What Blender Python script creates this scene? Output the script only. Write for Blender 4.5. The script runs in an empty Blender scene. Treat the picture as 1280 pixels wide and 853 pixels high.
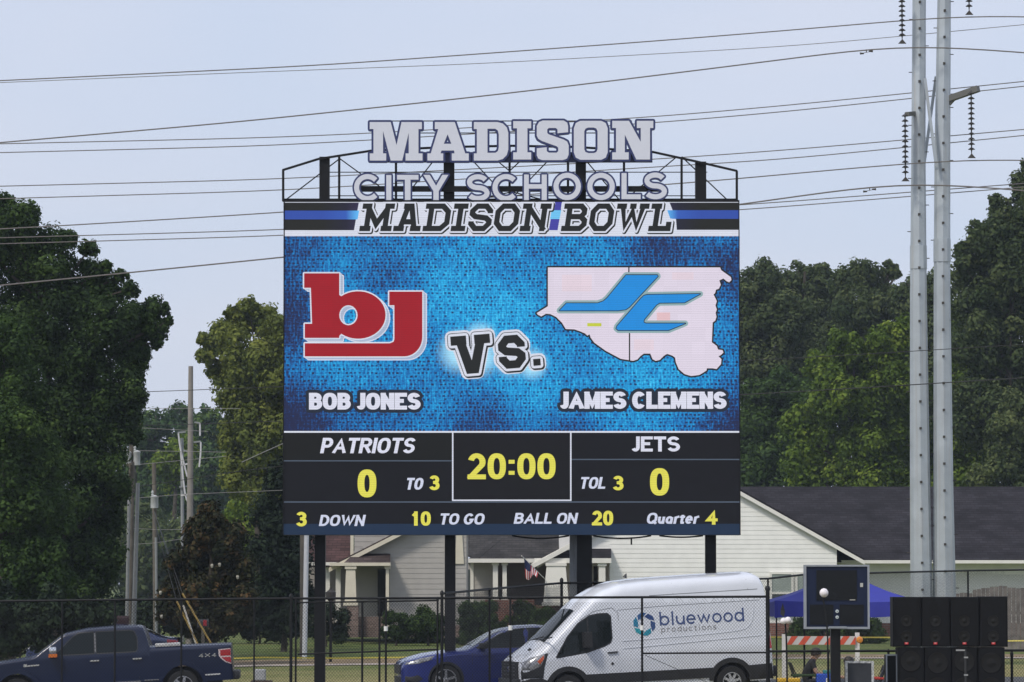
import bpy, bmesh, math, random
import numpy as np
from mathutils import Vector, Matrix
from mathutils.geometry import delaunay_2d_cdt
R = math.radians
S = bpy.context.scene
COL = S.collection
rng = np.random.default_rng(7)
random.seed(7)

# ------------------------------------------------------------------ camera
FPX = 4860.0                  # focal length in photo pixels (1280 wide)
HOR = 730.0                   # the horizon's row in the photo
CAMZ = 2.7
PITCH = math.atan((HOR - 426.5) / FPX)
cam = bpy.data.cameras.new('camera'); cam.sensor_width = 36.0; cam.lens = FPX / 1280 * 36
cam.clip_start = 1.0; cam.clip_end = 6000
cam_o = bpy.data.objects.new('camera', cam); COL.objects.link(cam_o)
cam_o.location = (0, 0, CAMZ); cam_o.rotation_euler = (math.pi / 2 + PITCH, 0, 0)
S.camera = cam_o

# ------------------------------------------------------------------ sky, sun, exposure
SUN_EL, SUN_AZ = 50.0, 222.0   # azimuth clockwise from +Y (the view direction): from the left, behind the camera
w = bpy.data.worlds.new('World'); S.world = w; w.use_nodes = True
nt = w.node_tree; bg = nt.nodes['Background']
sky = nt.nodes.new('ShaderNodeTexSky'); sky.sky_type = 'NISHITA'; sky.sun_disc = False
sky.sun_elevation = R(SUN_EL); sky.sun_rotation = R(SUN_AZ)
sky.air_density = 1.0; sky.dust_density = 3.0; sky.ozone_density = 2.0; sky.altitude = 100
hz = nt.nodes.new('ShaderNodeMix'); hz.data_type = 'RGBA'; hz.inputs[0].default_value = 0.72
hz.inputs[7].default_value = (7.5, 8.35, 10.5, 1)       # thin even summer overcast in front of the blue
tcw = nt.nodes.new('ShaderNodeTexCoord'); mpw = nt.nodes.new('ShaderNodeMapping'); mpw.inputs['Scale'].default_value = (5, 5, 14)
nzw = nt.nodes.new('ShaderNodeTexNoise'); nzw.inputs['Scale'].default_value = 1.0; nzw.inputs['Detail'].default_value = 5; nzw.inputs['Roughness'].default_value = .45
rpw = nt.nodes.new('ShaderNodeValToRGB'); rpw.color_ramp.elements[0].position = .36; rpw.color_ramp.elements[0].color = (7.4, 8.35, 10.4, 1)
rpw.color_ramp.elements[1].position = .70; rpw.color_ramp.elements[1].color = (8.7, 9.0, 10.5, 1)
nt.links.new(tcw.outputs['Generated'], mpw.inputs[0]); nt.links.new(mpw.outputs[0], nzw.inputs[0]); nt.links.new(nzw.outputs[0], rpw.inputs[0]); nt.links.new(rpw.outputs[0], hz.inputs[7])
nt.links.new(sky.outputs[0], hz.inputs[6]); nt.links.new(hz.outputs[2], bg.inputs[0])
bg.inputs[1].default_value = 0.10
sd = bpy.data.lights.new('sun', 'SUN'); sd.energy = 2.5; sd.angle = R(9); sd.color = (1, .94, .84)
so = bpy.data.objects.new('sun', sd); COL.objects.link(so)
_e, _a = R(SUN_EL), R(SUN_AZ)
sdir = Vector((math.sin(_a) * math.cos(_e), math.cos(_a) * math.cos(_e), math.sin(_e)))
so.rotation_euler = sdir.to_track_quat('Z', 'Y').to_euler(); so.location = (-40, -20, 60)
S.view_settings.view_transform = 'Standard'; S.view_settings.look = 'None'
S.view_settings.exposure = 0.0; S.view_settings.gamma = 1.0; S.view_settings.use_curve_mapping = False
S.cycles.max_bounces = 6; S.cycles.transparent_max_bounces = 8; S.cycles.volume_bounces = 0
S.cycles.volume_step_rate = 4

# ------------------------------------------------------------------ helpers
CP, SP = math.cos(PITCH), math.sin(PITCH)
def P(x, y, D):
    """the point at depth D (metres from the camera along +Y) that photo pixel (x, y) shows"""
    u = (x - 640) / FPX; q = (426.5 - y) / FPX
    dy = CP - q * SP; dz = SP + q * CP
    k = D / dy
    return (u * k, D, CAMZ + dz * k)
def X(x, D): return P(x, HOR, D)[0]
def Z(y, D): return P(640, y, D)[2]
def zg(x, y):
    a = float(np.interp(x, [-40, -13, -12, -8, -3, 1.2, 4.9, 8, 40], [-.45, -.41, -.36, -.17, -.05, .01, .18, .3, .4]))
    wt = float(np.interp(y, [60, 84, 100, 150], [0, 1, 1, 0]))
    return a * wt + float(np.interp(y, [0, 100, 112, 160, 190, 400], [0, 0, .02, .5, .8, 1.2]))

def lin(c):
    return tuple((v / 255 / 12.92) if v / 255 <= .04045 else ((v / 255 + .055) / 1.055) ** 2.4 for v in c)

MATS = {}
def mat(name, col, rough=.6, metal=0.0, noise=0.0, scale=8.0, bump=0.0, spec=.5, coat=0.0, emit=None):
    """procedural paint: a base colour broken by two octaves of noise"""
    if name in MATS: return MATS[name]
    m = bpy.data.materials.new(name); m.use_nodes = True; t = m.node_tree; b = t.nodes['Principled BSDF']
    b.inputs['Base Color'].default_value = (*col, 1); b.inputs['Roughness'].default_value = rough
    b.inputs['Metallic'].default_value = metal; b.inputs['Specular IOR Level'].default_value = spec
    b.inputs['Coat Weight'].default_value = coat; b.inputs['Coat Roughness'].default_value = .06
    if noise or bump:
        tc = t.nodes.new('ShaderNodeTexCoord'); n = t.nodes.new('ShaderNodeTexNoise')
        n.inputs['Scale'].default_value = scale; n.inputs['Detail'].default_value = 6
        t.links.new(tc.outputs['Object'], n.inputs['Vector'])
        if noise:
            r = t.nodes.new('ShaderNodeMapRange'); r.inputs[1].default_value = .3; r.inputs[2].default_value = .7
            r.inputs[3].default_value = 1 - noise; r.inputs[4].default_value = 1 + noise
            t.links.new(n.outputs[0], r.inputs[0])
            mx = t.nodes.new('ShaderNodeVectorMath'); mx.operation = 'SCALE'
            mx.inputs[0].default_value = col; t.links.new(r.outputs[0], mx.inputs['Scale'])
            t.links.new(mx.outputs[0], b.inputs['Base Color'])
        if bump:
            bp = t.nodes.new('ShaderNodeBump'); bp.inputs['Strength'].default_value = bump; bp.inputs['Distance'].default_value = .02
            t.links.new(n.outputs[0], bp.inputs['Height']); t.links.new(bp.outputs[0], b.inputs['Normal'])
    if emit:
        b.inputs['Emission Color'].default_value = (*emit, 1); b.inputs['Emission Strength'].default_value = 1
    MATS[name] = m
    return m
def led(name, rgb):
    k = 'led_' + name
    if k in MATS: return MATS[k]
    m = mat(k, (.01, .01, .012), .5, spec=.15, emit=lin(rgb)); modules(m); return m
def modules(m):
    """LED tiles are never perfectly matched: each 32 cm module differs by a few percent, rows of diodes a little more"""
    t = m.node_tree; b = t.nodes['Principled BSDF']; N = t.nodes.new; Lk = t.links.new
    tc = N('ShaderNodeTexCoord'); mp = N('ShaderNodeMapping'); mp.inputs['Rotation'].default_value = (R(90), 0, 0); Lk(tc.outputs['Object'], mp.inputs[0])
    br = N('ShaderNodeTexBrick'); br.offset = 0; br.inputs['Scale'].default_value = 1; br.inputs['Brick Width'].default_value = .32; br.inputs['Row Height'].default_value = .32
    br.inputs['Mortar Size'].default_value = .004; br.inputs['Color1'].default_value = (.975,) * 3 + (1,); br.inputs['Color2'].default_value = (1.025,) * 3 + (1,); br.inputs['Mortar'].default_value = (.95,) * 3 + (1,)
    Lk(mp.outputs[0], br.inputs[0]); wv = N('ShaderNodeTexWave'); wv.bands_direction = 'Z'; wv.inputs['Scale'].default_value = 7.6; Lk(tc.outputs['Object'], wv.inputs[0])
    mr = N('ShaderNodeMapRange'); mr.inputs[3].default_value = .90; mr.inputs[4].default_value = 1.06; Lk(wv.outputs['Fac'], mr.inputs[0])
    mu = N('ShaderNodeMath'); mu.operation = 'MULTIPLY'; Lk(br.outputs[0], mu.inputs[0]); Lk(mr.outputs[0], mu.inputs[1]); Lk(mu.outputs[0], b.inputs['Emission Strength'])

class MB:
    """collects geometry; build() links it as ONE mesh object"""
    def __init__(s): s.v = []; s.f = []; s.m = []; s.mi = 0
    def add(s, vs, fs):
        o = len(s.v); s.v += [tuple(v) for v in vs]
        for f in fs: s.f.append([o + i for i in f]); s.m.append(s.mi)
        return s
    def box(s, x0, x1, y0, y1, z0, z1):
        v = [(x, y, z) for x in (x0, x1) for y in (y0, y1) for z in (z0, z1)]
        return s.add(v, [(0, 1, 3, 2), (4, 6, 7, 5), (0, 4, 5, 1), (2, 3, 7, 6), (0, 2, 6, 4), (1, 5, 7, 3)])
    def tube(s, pts, r, n=6, cap=True):
        pts = [Vector(p) for p in pts]; k = len(pts)
        rs = r if isinstance(r, (list, tuple)) else [r] * k
        vs = []
        for i, p in enumerate(pts):
            d = (pts[min(i + 1, k - 1)] - pts[max(i - 1, 0)]).normalized()
            a = Vector((0, 0, 1)) if abs(d.z) < .9 else Vector((1, 0, 0))
            e1 = d.cross(a).normalized(); e2 = d.cross(e1)
            for j in range(n):
                t = 2 * math.pi * (j + .5) / n
                vs.append(p + (e1 * math.cos(t) + e2 * math.sin(t)) * rs[i])
        fs = [(i * n + j, i * n + (j + 1) % n, (i + 1) * n + (j + 1) % n, (i + 1) * n + j) for i in range(k - 1) for j in range(n)]
        if cap: fs += [tuple(range(n))[::-1], tuple((k - 1) * n + j for j in range(n))]
        return s.add(vs, fs)
    def bar(s, a, b, wd, dp=None):
        """square bar from a to b"""
        return s.tube([a, b], wd * .7071, 4)
    def lathe(s, c, axis, prof, n=20):
        """prof: (radius, along axis)"""
        ax = Vector(axis).normalized(); a = Vector((0, 0, 1)) if abs(ax.z) < .9 else Vector((1, 0, 0))
        e1 = ax.cross(a).normalized(); e2 = ax.cross(e1); c = Vector(c); vs = []
        for r, h in prof:
            for j in range(n):
                t = 2 * math.pi * j / n
                vs.append(c + ax * h + (e1 * math.cos(t) + e2 * math.sin(t)) * r)
        k = len(prof)
        return s.add(vs, [(i * n + j, i * n + (j + 1) % n, (i + 1) * n + (j + 1) % n, (i + 1) * n + j) for i in range(k - 1) for j in range(n)])
    def tri(s, v2, tris, fn):
        return s.add([fn(*p) for p in v2], tris)
    def build(s, name, mats, parent=None, world=True, smooth=None, bevel=0):
        if world and parent is not None:
            r = parent
            while r.parent: r = r.parent
            l = r.location; vs = [(a - l.x, b - l.y, c - l.z) for a, b, c in s.v]
        else: vs = s.v
        me = bpy.data.meshes.new(name); me.from_pydata(vs, [], s.f)
        if not isinstance(mats, (list, tuple)): mats = [mats]
        for m in mats: me.materials.append(m)
        if len(mats) > 1: me.polygons.foreach_set('material_index', s.m)
        bm = bmesh.new(); bm.from_mesh(me)
        if bevel:
            bmesh.ops.remove_doubles(bm, verts=bm.verts, dist=1e-5)
            bmesh.ops.bevel(bm, geom=[e for e in bm.edges if e.is_manifold and e.calc_face_angle(0) > .5], offset=bevel, segments=2, affect='EDGES', profile=.6)
        bmesh.ops.recalc_face_normals(bm, faces=bm.faces)
        bm.to_mesh(me); bm.free()
        if smooth:
            me.polygons.foreach_set('use_smooth', [True] * len(me.polygons)); me.set_sharp_from_angle(angle=R(smooth))
        o = bpy.data.objects.new(name, me); COL.objects.link(o)
        if parent is not None: o.parent = parent
        return o

def tag(o, label=None, cat=None, group=None, kind=None):
    for k, v in (('label', label), ('category', cat), ('group', group), ('kind', kind)):
        if v: o[k] = v
    return o
def thing(name, label, cat, loc=(0, 0, 0), group=None, rot=None):
    o = bpy.data.objects.new(name, None); COL.objects.link(o); o.location = loc; o.empty_display_size = .2
    if rot: o.rotation_euler = rot
    return tag(o, label, cat, group)
def copy_tree(o, parent=None):
    c = o.copy(); COL.objects.link(c)
    if parent is not None: c.parent = parent
    for ch in list(o.children): copy_tree(ch, c)
    return c

# ---- flat shapes: loops -> triangles, union by non-zero winding
def wind(pts, loops):
    wn = np.zeros(len(pts), int)
    x, y = pts[:, 0], pts[:, 1]
    for L in loops:
        a = np.asarray(L, float); b = np.roll(a, -1, 0)
        for (x0, y0), (x1, y1) in zip(a, b):
            cr = (x1 - x0) * (y - y0) - (x - x0) * (y1 - y0)
            wn += ((y0 <= y) & (y1 > y) & (cr > 0)).astype(int)
            wn -= ((y0 > y) & (y1 <= y) & (cr < 0)).astype(int)
    return wn
def fill(loops, step=None):
    vs = []; es = []
    for L in loops:
        o = len(vs); n = len(L)
        vs += [Vector((float(p[0]), float(p[1]))) for p in L]
        es += [(o + i, o + (i + 1) % n) for i in range(n)]
    if step:
        a = np.array([[v.x, v.y] for v in vs]); lo, hi = a.min(0), a.max(0)
        g = np.array([(x, y) for x in np.arange(lo[0] + step / 2, hi[0], step) for y in np.arange(lo[1] + step / 2, hi[1], step)])
        if len(g):
            g = g[wind(g, loops) != 0]; vs += [Vector((p[0], p[1])) for p in g]
    v, e, f, *_ = delaunay_2d_cdt(vs, es, [], 0, 1e-5)
    V = np.array([[p.x, p.y] for p in v]); F = [tuple(t) for t in f if len(t) == 3]
    if not F: return [], []
    cen = V[np.array(F)].mean(1)
    k = wind(cen, loops) != 0
    T = [t for t, q in zip(F, k) if q]; us = sorted({i for t in T for i in t}); mp = {j: i for i, j in enumerate(us)}
    return [tuple(V[j]) for j in us], [tuple(mp[i] for i in t) for t in T]
def ccw(L):
    a = sum(L[i - 1][0] * L[i][1] - L[i][0] * L[i - 1][1] for i in range(len(L)))
    return list(L) if a > 0 else list(L)[::-1]
def cw(L): return ccw(L)[::-1]
def grow(loops, d, n=10):
    out = list(loops)
    for L in loops:
        k = len(L)
        for i in range(k):
            a = np.array(L[i], float); b = np.array(L[(i + 1) % k], float); t = b - a; l = np.hypot(*t)
            if l < 1e-6: continue
            q = np.array([-t[1], t[0]]) / l * d
            out.append(ccw([tuple(a + q), tuple(b + q), tuple(b - q), tuple(a - q)]))
            out.append([(a[0] + d * math.cos(2 * math.pi * j / n), a[1] + d * math.sin(2 * math.pi * j / n)) for j in range(n)])
    return out
def stroke(pts, wd, closed=False):
    """the outline of a polyline of width wd with mitred joins"""
    p = [np.array(q, float) for i, q in enumerate(pts) if i == 0 or math.hypot(q[0] - pts[i - 1][0], q[1] - pts[i - 1][1]) > 1e-5]; n = len(p); h = wd / 2
    Ls, Rs = [], []
    for i in range(n):
        a = p[i - 1] if (i > 0 or closed) else None; b = p[(i + 1) % n] if (i < n - 1 or closed) else None
        d1 = (p[i] - a) if a is not None else None; d2 = (b - p[i]) if b is not None else None
        if d1 is None: d1 = d2
        if d2 is None: d2 = d1
        d1 = d1 / np.hypot(*d1); d2 = d2 / np.hypot(*d2)
        n1 = np.array([-d1[1], d1[0]]); n2 = np.array([-d2[1], d2[0]])
        m = n1 + n2; l = np.hypot(*m); m = m / max(l, 1e-6); k = h / max(float(m @ n1), .42)
        Ls.append(tuple(p[i] + m * k)); Rs.append(tuple(p[i] - m * k))
    if closed:
        A, B = ccw(Ls), ccw(Rs)
        ar = lambda L: abs(sum(L[i - 1][0] * L[i][1] - L[i][0] * L[i - 1][1] for i in range(len(L))))
        if ar(A) < ar(B): A, B = B, A
        return [A, B[::-1]]
    return [ccw(Ls + Rs[::-1])]
def arc(cx, cy, rx, ry, a0, a1, n=None):
    n = n or max(4, int(abs(a1 - a0) / 15))
    return [(cx + rx * math.cos(R(a0 + (a1 - a0) * i / n)), cy + ry * math.sin(R(a0 + (a1 - a0) * i / n))) for i in range(n + 1)]
def smooth_path(pts, it=2):
    p = list(pts)
    for _ in range(it):
        q = [p[0]]
        for a, b in zip(p, p[1:]):
            q += [(a[0] * .75 + b[0] * .25, a[1] * .75 + b[1] * .25), (a[0] * .25 + b[0] * .75, a[1] * .25 + b[1] * .75)]
        p = q + [p[-1]]
    return p

# ---- stroke alphabets (skeletons in a unit box)
RING = ('ring',)
GL = {
 'A': (.95, [[(0, 0), (.5, 1), (1, 0)], [(.2, .3), (.8, .3)]]),
 'B': (.84, [[(0, 0), (0, 1)], [(0, 1), (.5, 1)] + arc(.5, .77, .42, .23, 90, -90) + [(0, .54)], [(0, .54), (.52, .54)] + arc(.52, .27, .48, .27, 90, -90) + [(0, 0)]]),
 'C': (.88, [arc(.5, .5, .5, .5, 42, 318, 20)]),
 'D': (.86, [[(0, 0), (0, 1), (.38, 1)] + arc(.38, .5, .62, .5, 90, -90, 14) + [(0, 0)]]),
 'E': (.78, [[(1, 1), (0, 1), (0, 0), (1, 0)], [(0, .52), (.9, .52)]]),
 'G': (.92, [arc(.5, .5, .5, .5, 42, 330, 20) + [(1, .42), (.58, .42)]]),
 'H': (.84, [[(0, 0), (0, 1)], [(1, 0), (1, 1)], [(0, .5), (1, .5)]]),
 'I': (.28, [[(.5, 0), (.5, 1)]]),
 'J': (.56, [[(1, 1), (1, .26)] + arc(.5, .26, .5, .26, 0, -150, 10)]),
 'L': (.72, [[(0, 1), (0, 0), (1, 0)]]),
 'M': (1.0, [[(0, 0), (0, 1)], [(1, 0), (1, 1)], [(0.02, 1), (.5, .08), (.98, 1)]]),
 'N': (.86, [[(0, 0), (0, 1)], [(1, 0), (1, 1)], [(0.04, 1), (.96, 0)]]),
 'O': (.92, [RING]),
 'P': (.8, [[(0, 0), (0, 1)], [(0, 1), (.55, 1)] + arc(.55, .72, .45, .28, 90, -90) + [(0, .44)]]),
 'Q': (.92, [RING, [(.6, .25), (1, -.02)]]),
 'R': (.86, [[(0, 0), (0, 1)], [(0, 1), (.55, 1)] + arc(.55, .74, .42, .26, 90, -90) + [(0, .48)], [(.5, .48), (1, 0)]]),
 'S': (.84, [arc(.5, .755, .47, .245, 20, 270, 16) + arc(.5, .255, .5, .255, 90, -160, 16)[1:]]),
 'T': (.8, [[(0, 1), (1, 1)], [(.5, 0), (.5, 1)]]),
 'U': (.84, [[(0, 1), (0, .4)] + arc(.5, .4, .5, .4, 180, 360, 12) + [(1, 1)]]),
 'V': (.92, [[(0, 1), (.5, 0), (1, 1)]]),
 'W': (1.25, [[(0, 1), (.26, 0), (.5, .9), (.74, 0), (1, 1)]]),
 'X': (.9, [[(0, 0), (1, 1)], [(0, 1), (1, 0)]]),
 'Y': (.9, [[(0, 1), (.5, .45), (1, 1)], [(.5, 0), (.5, .45)]]),
 '0': (.7, [RING]),
 '1': (.62, [[(.62, 0), (.62, 1)], [(.62, .97), (.1, .72)]]),
 '2': (.7, [arc(.5, .7, .48, .3, 165, -28, 14) + [(0.03, 0)], [(0, 0), (1, 0)]]),
 '3': (.7, [arc(.48, .765, .46, .235, 160, -90, 14), arc(.48, .265, .52, .265, 90, -160, 14), [(.3, .53), (.5, .53)]]),
 '4': (.74, [[(.74, 0), (.74, 1), (0, .28), (1, .28)]]),
 ':': (.3, [[(.5, .1), (.5, .28)], [(.5, .62), (.5, .8)]]),
 '.': (.3, [[(.5, 0), (.5, .1)]]),
 # lower case: x-height .68
 'a': (.66, [arc(.5, .31, .5, .31, 0, 360, 18), [(1, 0), (1, .62)]]),
 'b': (.68, [arc(.5, .34, .5, .34, 0, 360, 22), [(0, 0), (0, 1)]]),
 'c': (.62, [arc(.5, .34, .5, .34, 45, 315, 16)]),
 'd': (.68, [arc(.5, .34, .5, .34, 0, 360, 22), [(1, 0), (1, 1)]]),
 'e': (.66, [[(.03, .34), (1, .34)] + arc(.5, .34, .5, .34, 0, 318, 18)[1:]]),
 'i': (.24, [[(.5, 0), (.5, .68)], [(.5, .86), (.5, 1)]]),
 'l': (.24, [[(.5, 0), (.5, 1)]]),
 'n': (.62, [[(0, 0), (0, .68)], [(0, .3)] + arc(.5, .34, .5, .34, 180, 0, 12) + [(1, 0)]]),
 'o': (.68, [arc(.5, .34, .5, .34, 0, 360, 22)]),
 'p': (.68, [arc(.5, .34, .5, .34, 0, 360, 22), [(0, -.3), (0, .68)]]),
 'r': (.46, [[(0.1, 0), (0.1, .68)], [(.1, .35), (.3, .6), (1, .66)]]),
 's': (.56, [arc(.5, .51, .46, .17, 30, 270, 10) + arc(.5, .17, .5, .17, 90, -150, 10)[1:]]),
 't': (.44, [[(.45, .88), (.45, .1), (.6, 0), (1, 0)], [(0, .66), (1, .66)]]),
 'u': (.62, [[(0, .68), (0, .34)] + arc(.5, .34, .5, .34, 180, 360, 12) + [(1, .68)], [(1, 0), (1, .68)]]),
 'w': (.95, [[(0, .68), (.25, 0), (.5, .62), (.75, 0), (1, .68)]]),
}
c_ = .25
OCT = [(0, c_), (c_, 0), (1 - c_, 0), (1, c_), (1, 1 - c_), (1 - c_, 1), (c_, 1), (0, 1 - c_)]
SLAB = {
 'M': (1.2, [[(.14, 0), (.14, 1)], [(.86, 0), (.86, 1)], [(.1, 1), (.5, .2), (.9, 1)], [(-.02, 0), (.3, 0)], [(.7, 0), (1.02, 0)], [(-.02, 1), (.14, 1)], [(.86, 1), (1.02, 1)]]),
 'A': (1.05, [[(.18, 0), (.42, 1), (.58, 1), (.82, 0)], [(.28, .3), (.72, .3)], [(0, 0), (.36, 0)], [(.64, 0), (1, 0)], [(.22, 1), (.5, 1)]]),
 'D': (1.0, [[(.16, 0), (.16, 1)], [(0, 1), (.72, 1), (1, .75), (1, .25), (.72, 0), (0, 0)]]),
 'I': (.55, [[(.5, 0), (.5, 1)], [(0, 0), (1, 0)], [(0, 1), (1, 1)]]),
 'S': (.9, [[(1, .68), (1, .78), (.75, 1), (.25, 1), (0, .78), (0, .66), (.2, .53), (.8, .47), (1, .34), (1, .22), (.75, 0), (.25, 0), (0, .22), (0, .32)]]),
 'O': (.95, [('oct',)]),
 'N': (1.1, [[(.16, 0), (.16, 1)], [(.84, 0), (.84, 1)], [(.14, 1), (.86, 0)], [(0, 0), (.34, 0)], [(.64, 1), (1, 1)], [(0, 1), (.16, 1)]]),
 'B': (1.0, [[(.16, 0), (.16, 1)], [(0, 1), (.75, 1), (.93, .84), (.93, .68), (.78, .53), (.2, .53)], [(.78, .53), (1, .36), (1, .18), (.8, 0), (0, 0)]]),
 'W': (1.3, [[(.12, 1), (.28, 0), (.5, .8), (.72, 0), (.88, 1)], [(0, 1), (.26, 1)], [(.38, 1), (.62, 1)], [(.74, 1), (1, 1)]]),
 'L': (.9, [[(.22, 0), (.22, 1)], [(0, 1), (.46, 1)], [(0, 0), (1, 0), (1, .3)]]),
 'V': (1.05, [[(.16, 1), (.42, 0), (.58, 0), (.84, 1)], [(0, 1), (.36, 1)], [(.64, 1), (1, 1)]]),
 's': (.9, [[(1, .68), (1, .78), (.75, 1), (.25, 1), (0, .78), (0, .66), (.2, .53), (.8, .47), (1, .34), (1, .22), (.75, 0), (.25, 0), (0, .22), (0, .32)]]),
 '.': (.3, [[(.5, 0), (.5, .12)]]),
}
def glyph(ch, wd, wide, table):
    """loops of one letter, cap height 1, width wide, stroke wd (in heights)"""
    W, sk = table[ch]; W = wide; h = wd / 2; out = []
    mp = lambda p: (h + p[0] * (W - wd), h + p[1] * (1 - wd))
    for s in sk:
        if s == RING: out += stroke([mp((.5 + .5 * math.copysign(abs(math.cos(q)) ** .8, math.cos(q)), .5 + .5 * math.copysign(abs(math.sin(q)) ** .8, math.sin(q)))) for q in np.linspace(.001, 2 * math.pi + .001, 37)[:-1]], wd, True); continue
        if s == ('oct',): out += stroke([mp(p) for p in OCT], wd, True); continue
        q = [mp(p) for p in s]
        if len(s) > 12 and abs(s[0][0] - s[-1][0]) < 1e-6 and abs(s[0][1] - s[-1][1]) < 1e-6:
            out += stroke(q[:-1], wd, True); continue
        for e, f in ((0, 1), (-1, -2)):                         # square ends reach the box
            u, v = s[e]; d = (q[e][0] - q[f][0], q[e][1] - q[f][1]); l = math.hypot(*d)
            ax = abs(d[0]) > abs(d[1])
            if (ax and (u <= 0.001 or u >= .999)) or (not ax and (v <= .001 or v >= .999)):
                q[e] = (q[e][0] + d[0] / l * h * 1.02, q[e][1] + d[1] / l * h * 1.02)
        for L in stroke(q, wd):
            out.append(ccw([(x, min(max(y, 0 if min(p[1] for p in s) >= 0 else -.5), 1)) for x, y in L]))
    return out
def text(s, x0, x1, ytop, ybot, wd=.2, table=GL, gap=.1, space=.35, shear=0.0, fat=1.0):
    """loops in photo pixels (y down) for a line of writing that fills x0..x1 and ytop..ybot"""
    H = ybot - ytop; ws = [space if c == ' ' else table[c][0] for c in s]
    tot = sum(ws) + gap * (len(s) - 1); k = ((x1 - x0) / H - abs(shear)) / tot
    out = []; x = 0.0
    for c, wv in zip(s, ws):
        if c != ' ':
            for L in glyph(c, wd, wv * k / fat, table):
                out.append([(x0 + (x + px * fat + shear * py) * H, ybot - py * H) for px, py in L])
        x += (wv + gap) * k
    return [L[::-1] for L in out]
# ------------------------------------------------------------------ ground
def ground_mat():
    m = bpy.data.materials.new('grass_ground'); m.use_nodes = True; t = m.node_tree; b = t.nodes['Principled BSDF']
    N = t.nodes.new; Lk = t.links.new
    tc = N('ShaderNodeTexCoord'); sx = N('ShaderNodeSeparateXYZ'); Lk(tc.outputs['Object'], sx.inputs[0])
    n1 = N('ShaderNodeTexNoise'); n1.inputs['Scale'].default_value = .35; n1.inputs['Detail'].default_value = 8; Lk(tc.outputs['Object'], n1.inputs['Vector'])
    n2 = N('ShaderNodeTexNoise'); n2.inputs['Scale'].default_value = 9; n2.inputs['Detail'].default_value = 6; Lk(tc.outputs['Object'], n2.inputs['Vector'])
    mr = N('ShaderNodeMapRange'); mr.inputs[1].default_value = 108; mr.inputs[2].default_value = 128; Lk(sx.outputs[1], mr.inputs[0])
    ad = N('ShaderNodeMath'); ad.operation = 'MULTIPLY_ADD'; ad.inputs[1].default_value = 1.6; ad.inputs[2].default_value = -.85; Lk(n1.outputs[0], ad.inputs[0])
    su = N('ShaderNodeMath'); su.operation = 'ADD'; su.use_clamp = True; Lk(mr.outputs[0], su.inputs[0]); Lk(ad.outputs[0], su.inputs[1])
    mx = N('ShaderNodeMix'); mx.data_type = 'RGBA'; Lk(su.outputs[0], mx.inputs[0])
    mx.inputs[6].default_value = (.235, .21, .095, 1); mx.inputs[7].default_value = (.095, .125, .038, 1)
    r = N('ShaderNodeMapRange'); r.inputs[1].default_value = .3; r.inputs[2].default_value = .7; r.inputs[3].default_value = .55; r.inputs[4].default_value = 1.45; Lk(n2.outputs[0], r.inputs[0])
    sc = N('ShaderNodeVectorMath'); sc.operation = 'SCALE'; Lk(mx.outputs[2], sc.inputs[0]); Lk(r.outputs[0], sc.inputs['Scale'])
    Lk(sc.outputs[0], b.inputs['Base Color']); b.inputs['Roughness'].default_value = .95; b.inputs['Specular IOR Level'].default_value = .1
    bp = N('ShaderNodeBump'); bp.inputs['Distance'].default_value = .06; Lk(n2.outputs[0], bp.inputs['Height']); Lk(bp.outputs[0], b.inputs['Normal'])
    return m
gx = sorted(set([-3000, -1200, -500, -200, -100, -60] + [i * 1.0 for i in range(-42, 43)] + [60, 100, 200, 500, 1200, 3000]))
gy = sorted(set([-20, 0, 20, 40, 60, 70] + [float(i) for i in range(76, 132, 2)] + [135, 140, 145, 150, 155, 160, 165, 170, 180, 190, 220, 260, 330, 400, 500, 800, 1500, 3000, 5000]))
g = MB(); g.add([(x, y, zg(x, y)) for y in gy for x in gx],
      [(j * len(gx) + i, j * len(gx) + i + 1, (j + 1) * len(gx) + i + 1, (j + 1) * len(gx) + i) for j in range(len(gy) - 1) for i in range(len(gx) - 1)])
tag(g.build('ground', ground_mat(), smooth=60), kind='structure')
def strip(name, y0, y1, m, dz, x0=-40, x1=40):
    q = MB(); xs = np.arange(x0, x1 + .1, 2.0); v = []
    for x in xs: v += [(x, y0, zg(x, y0) + dz), (x, y1, zg(x, y1) + dz)]
    q.add(v, [(2 * i, 2 * i + 2, 2 * i + 3, 2 * i + 1) for i in range(len(xs) - 1)]); return tag(q.build(name, m), kind='structure')
strip('parking_lot', 78, 99.5, mat('asphalt', (.06, .06, .062), .9, noise=.25, scale=3, bump=.3), .02)
strip('footpath', 124.5, 126.0, mat('path_concrete', (.34, .29, .25), .9, noise=.3, scale=1.2), .02)
strip('dirt_verge', 126.2, 131.0, mat('dry_verge', (.17, .12, .06), .95, noise=.45, scale=.9), .012)

# ------------------------------------------------------------------ trees
def leaf_mat(name, c0, c1, c2, trans=.35):
    """leaf colours run c0..c1..c2 by the leaf's own tint"""
    m = bpy.data.materials.new(name); m.use_nodes = True; t = m.node_tree; N = t.nodes.new; Lk = t.links.new
    b = t.nodes['Principled BSDF']; out = t.nodes['Material Output']
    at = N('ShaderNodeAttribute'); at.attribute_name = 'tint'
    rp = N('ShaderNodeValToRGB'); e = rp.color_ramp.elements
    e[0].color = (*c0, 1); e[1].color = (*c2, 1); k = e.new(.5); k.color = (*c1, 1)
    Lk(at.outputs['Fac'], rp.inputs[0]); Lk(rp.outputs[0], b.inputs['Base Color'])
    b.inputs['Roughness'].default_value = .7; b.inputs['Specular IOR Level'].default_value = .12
    tr = N('ShaderNodeBsdfTranslucent'); Lk(rp.outputs[0], tr.inputs[0])
    ms = N('ShaderNodeMixShader'); ms.inputs[0].default_value = trans
    Lk(b.outputs[0], ms.inputs[1]); Lk(tr.outputs[0], ms.inputs[2]); Lk(ms.outputs[0], out.inputs[0])
    return m
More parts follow.
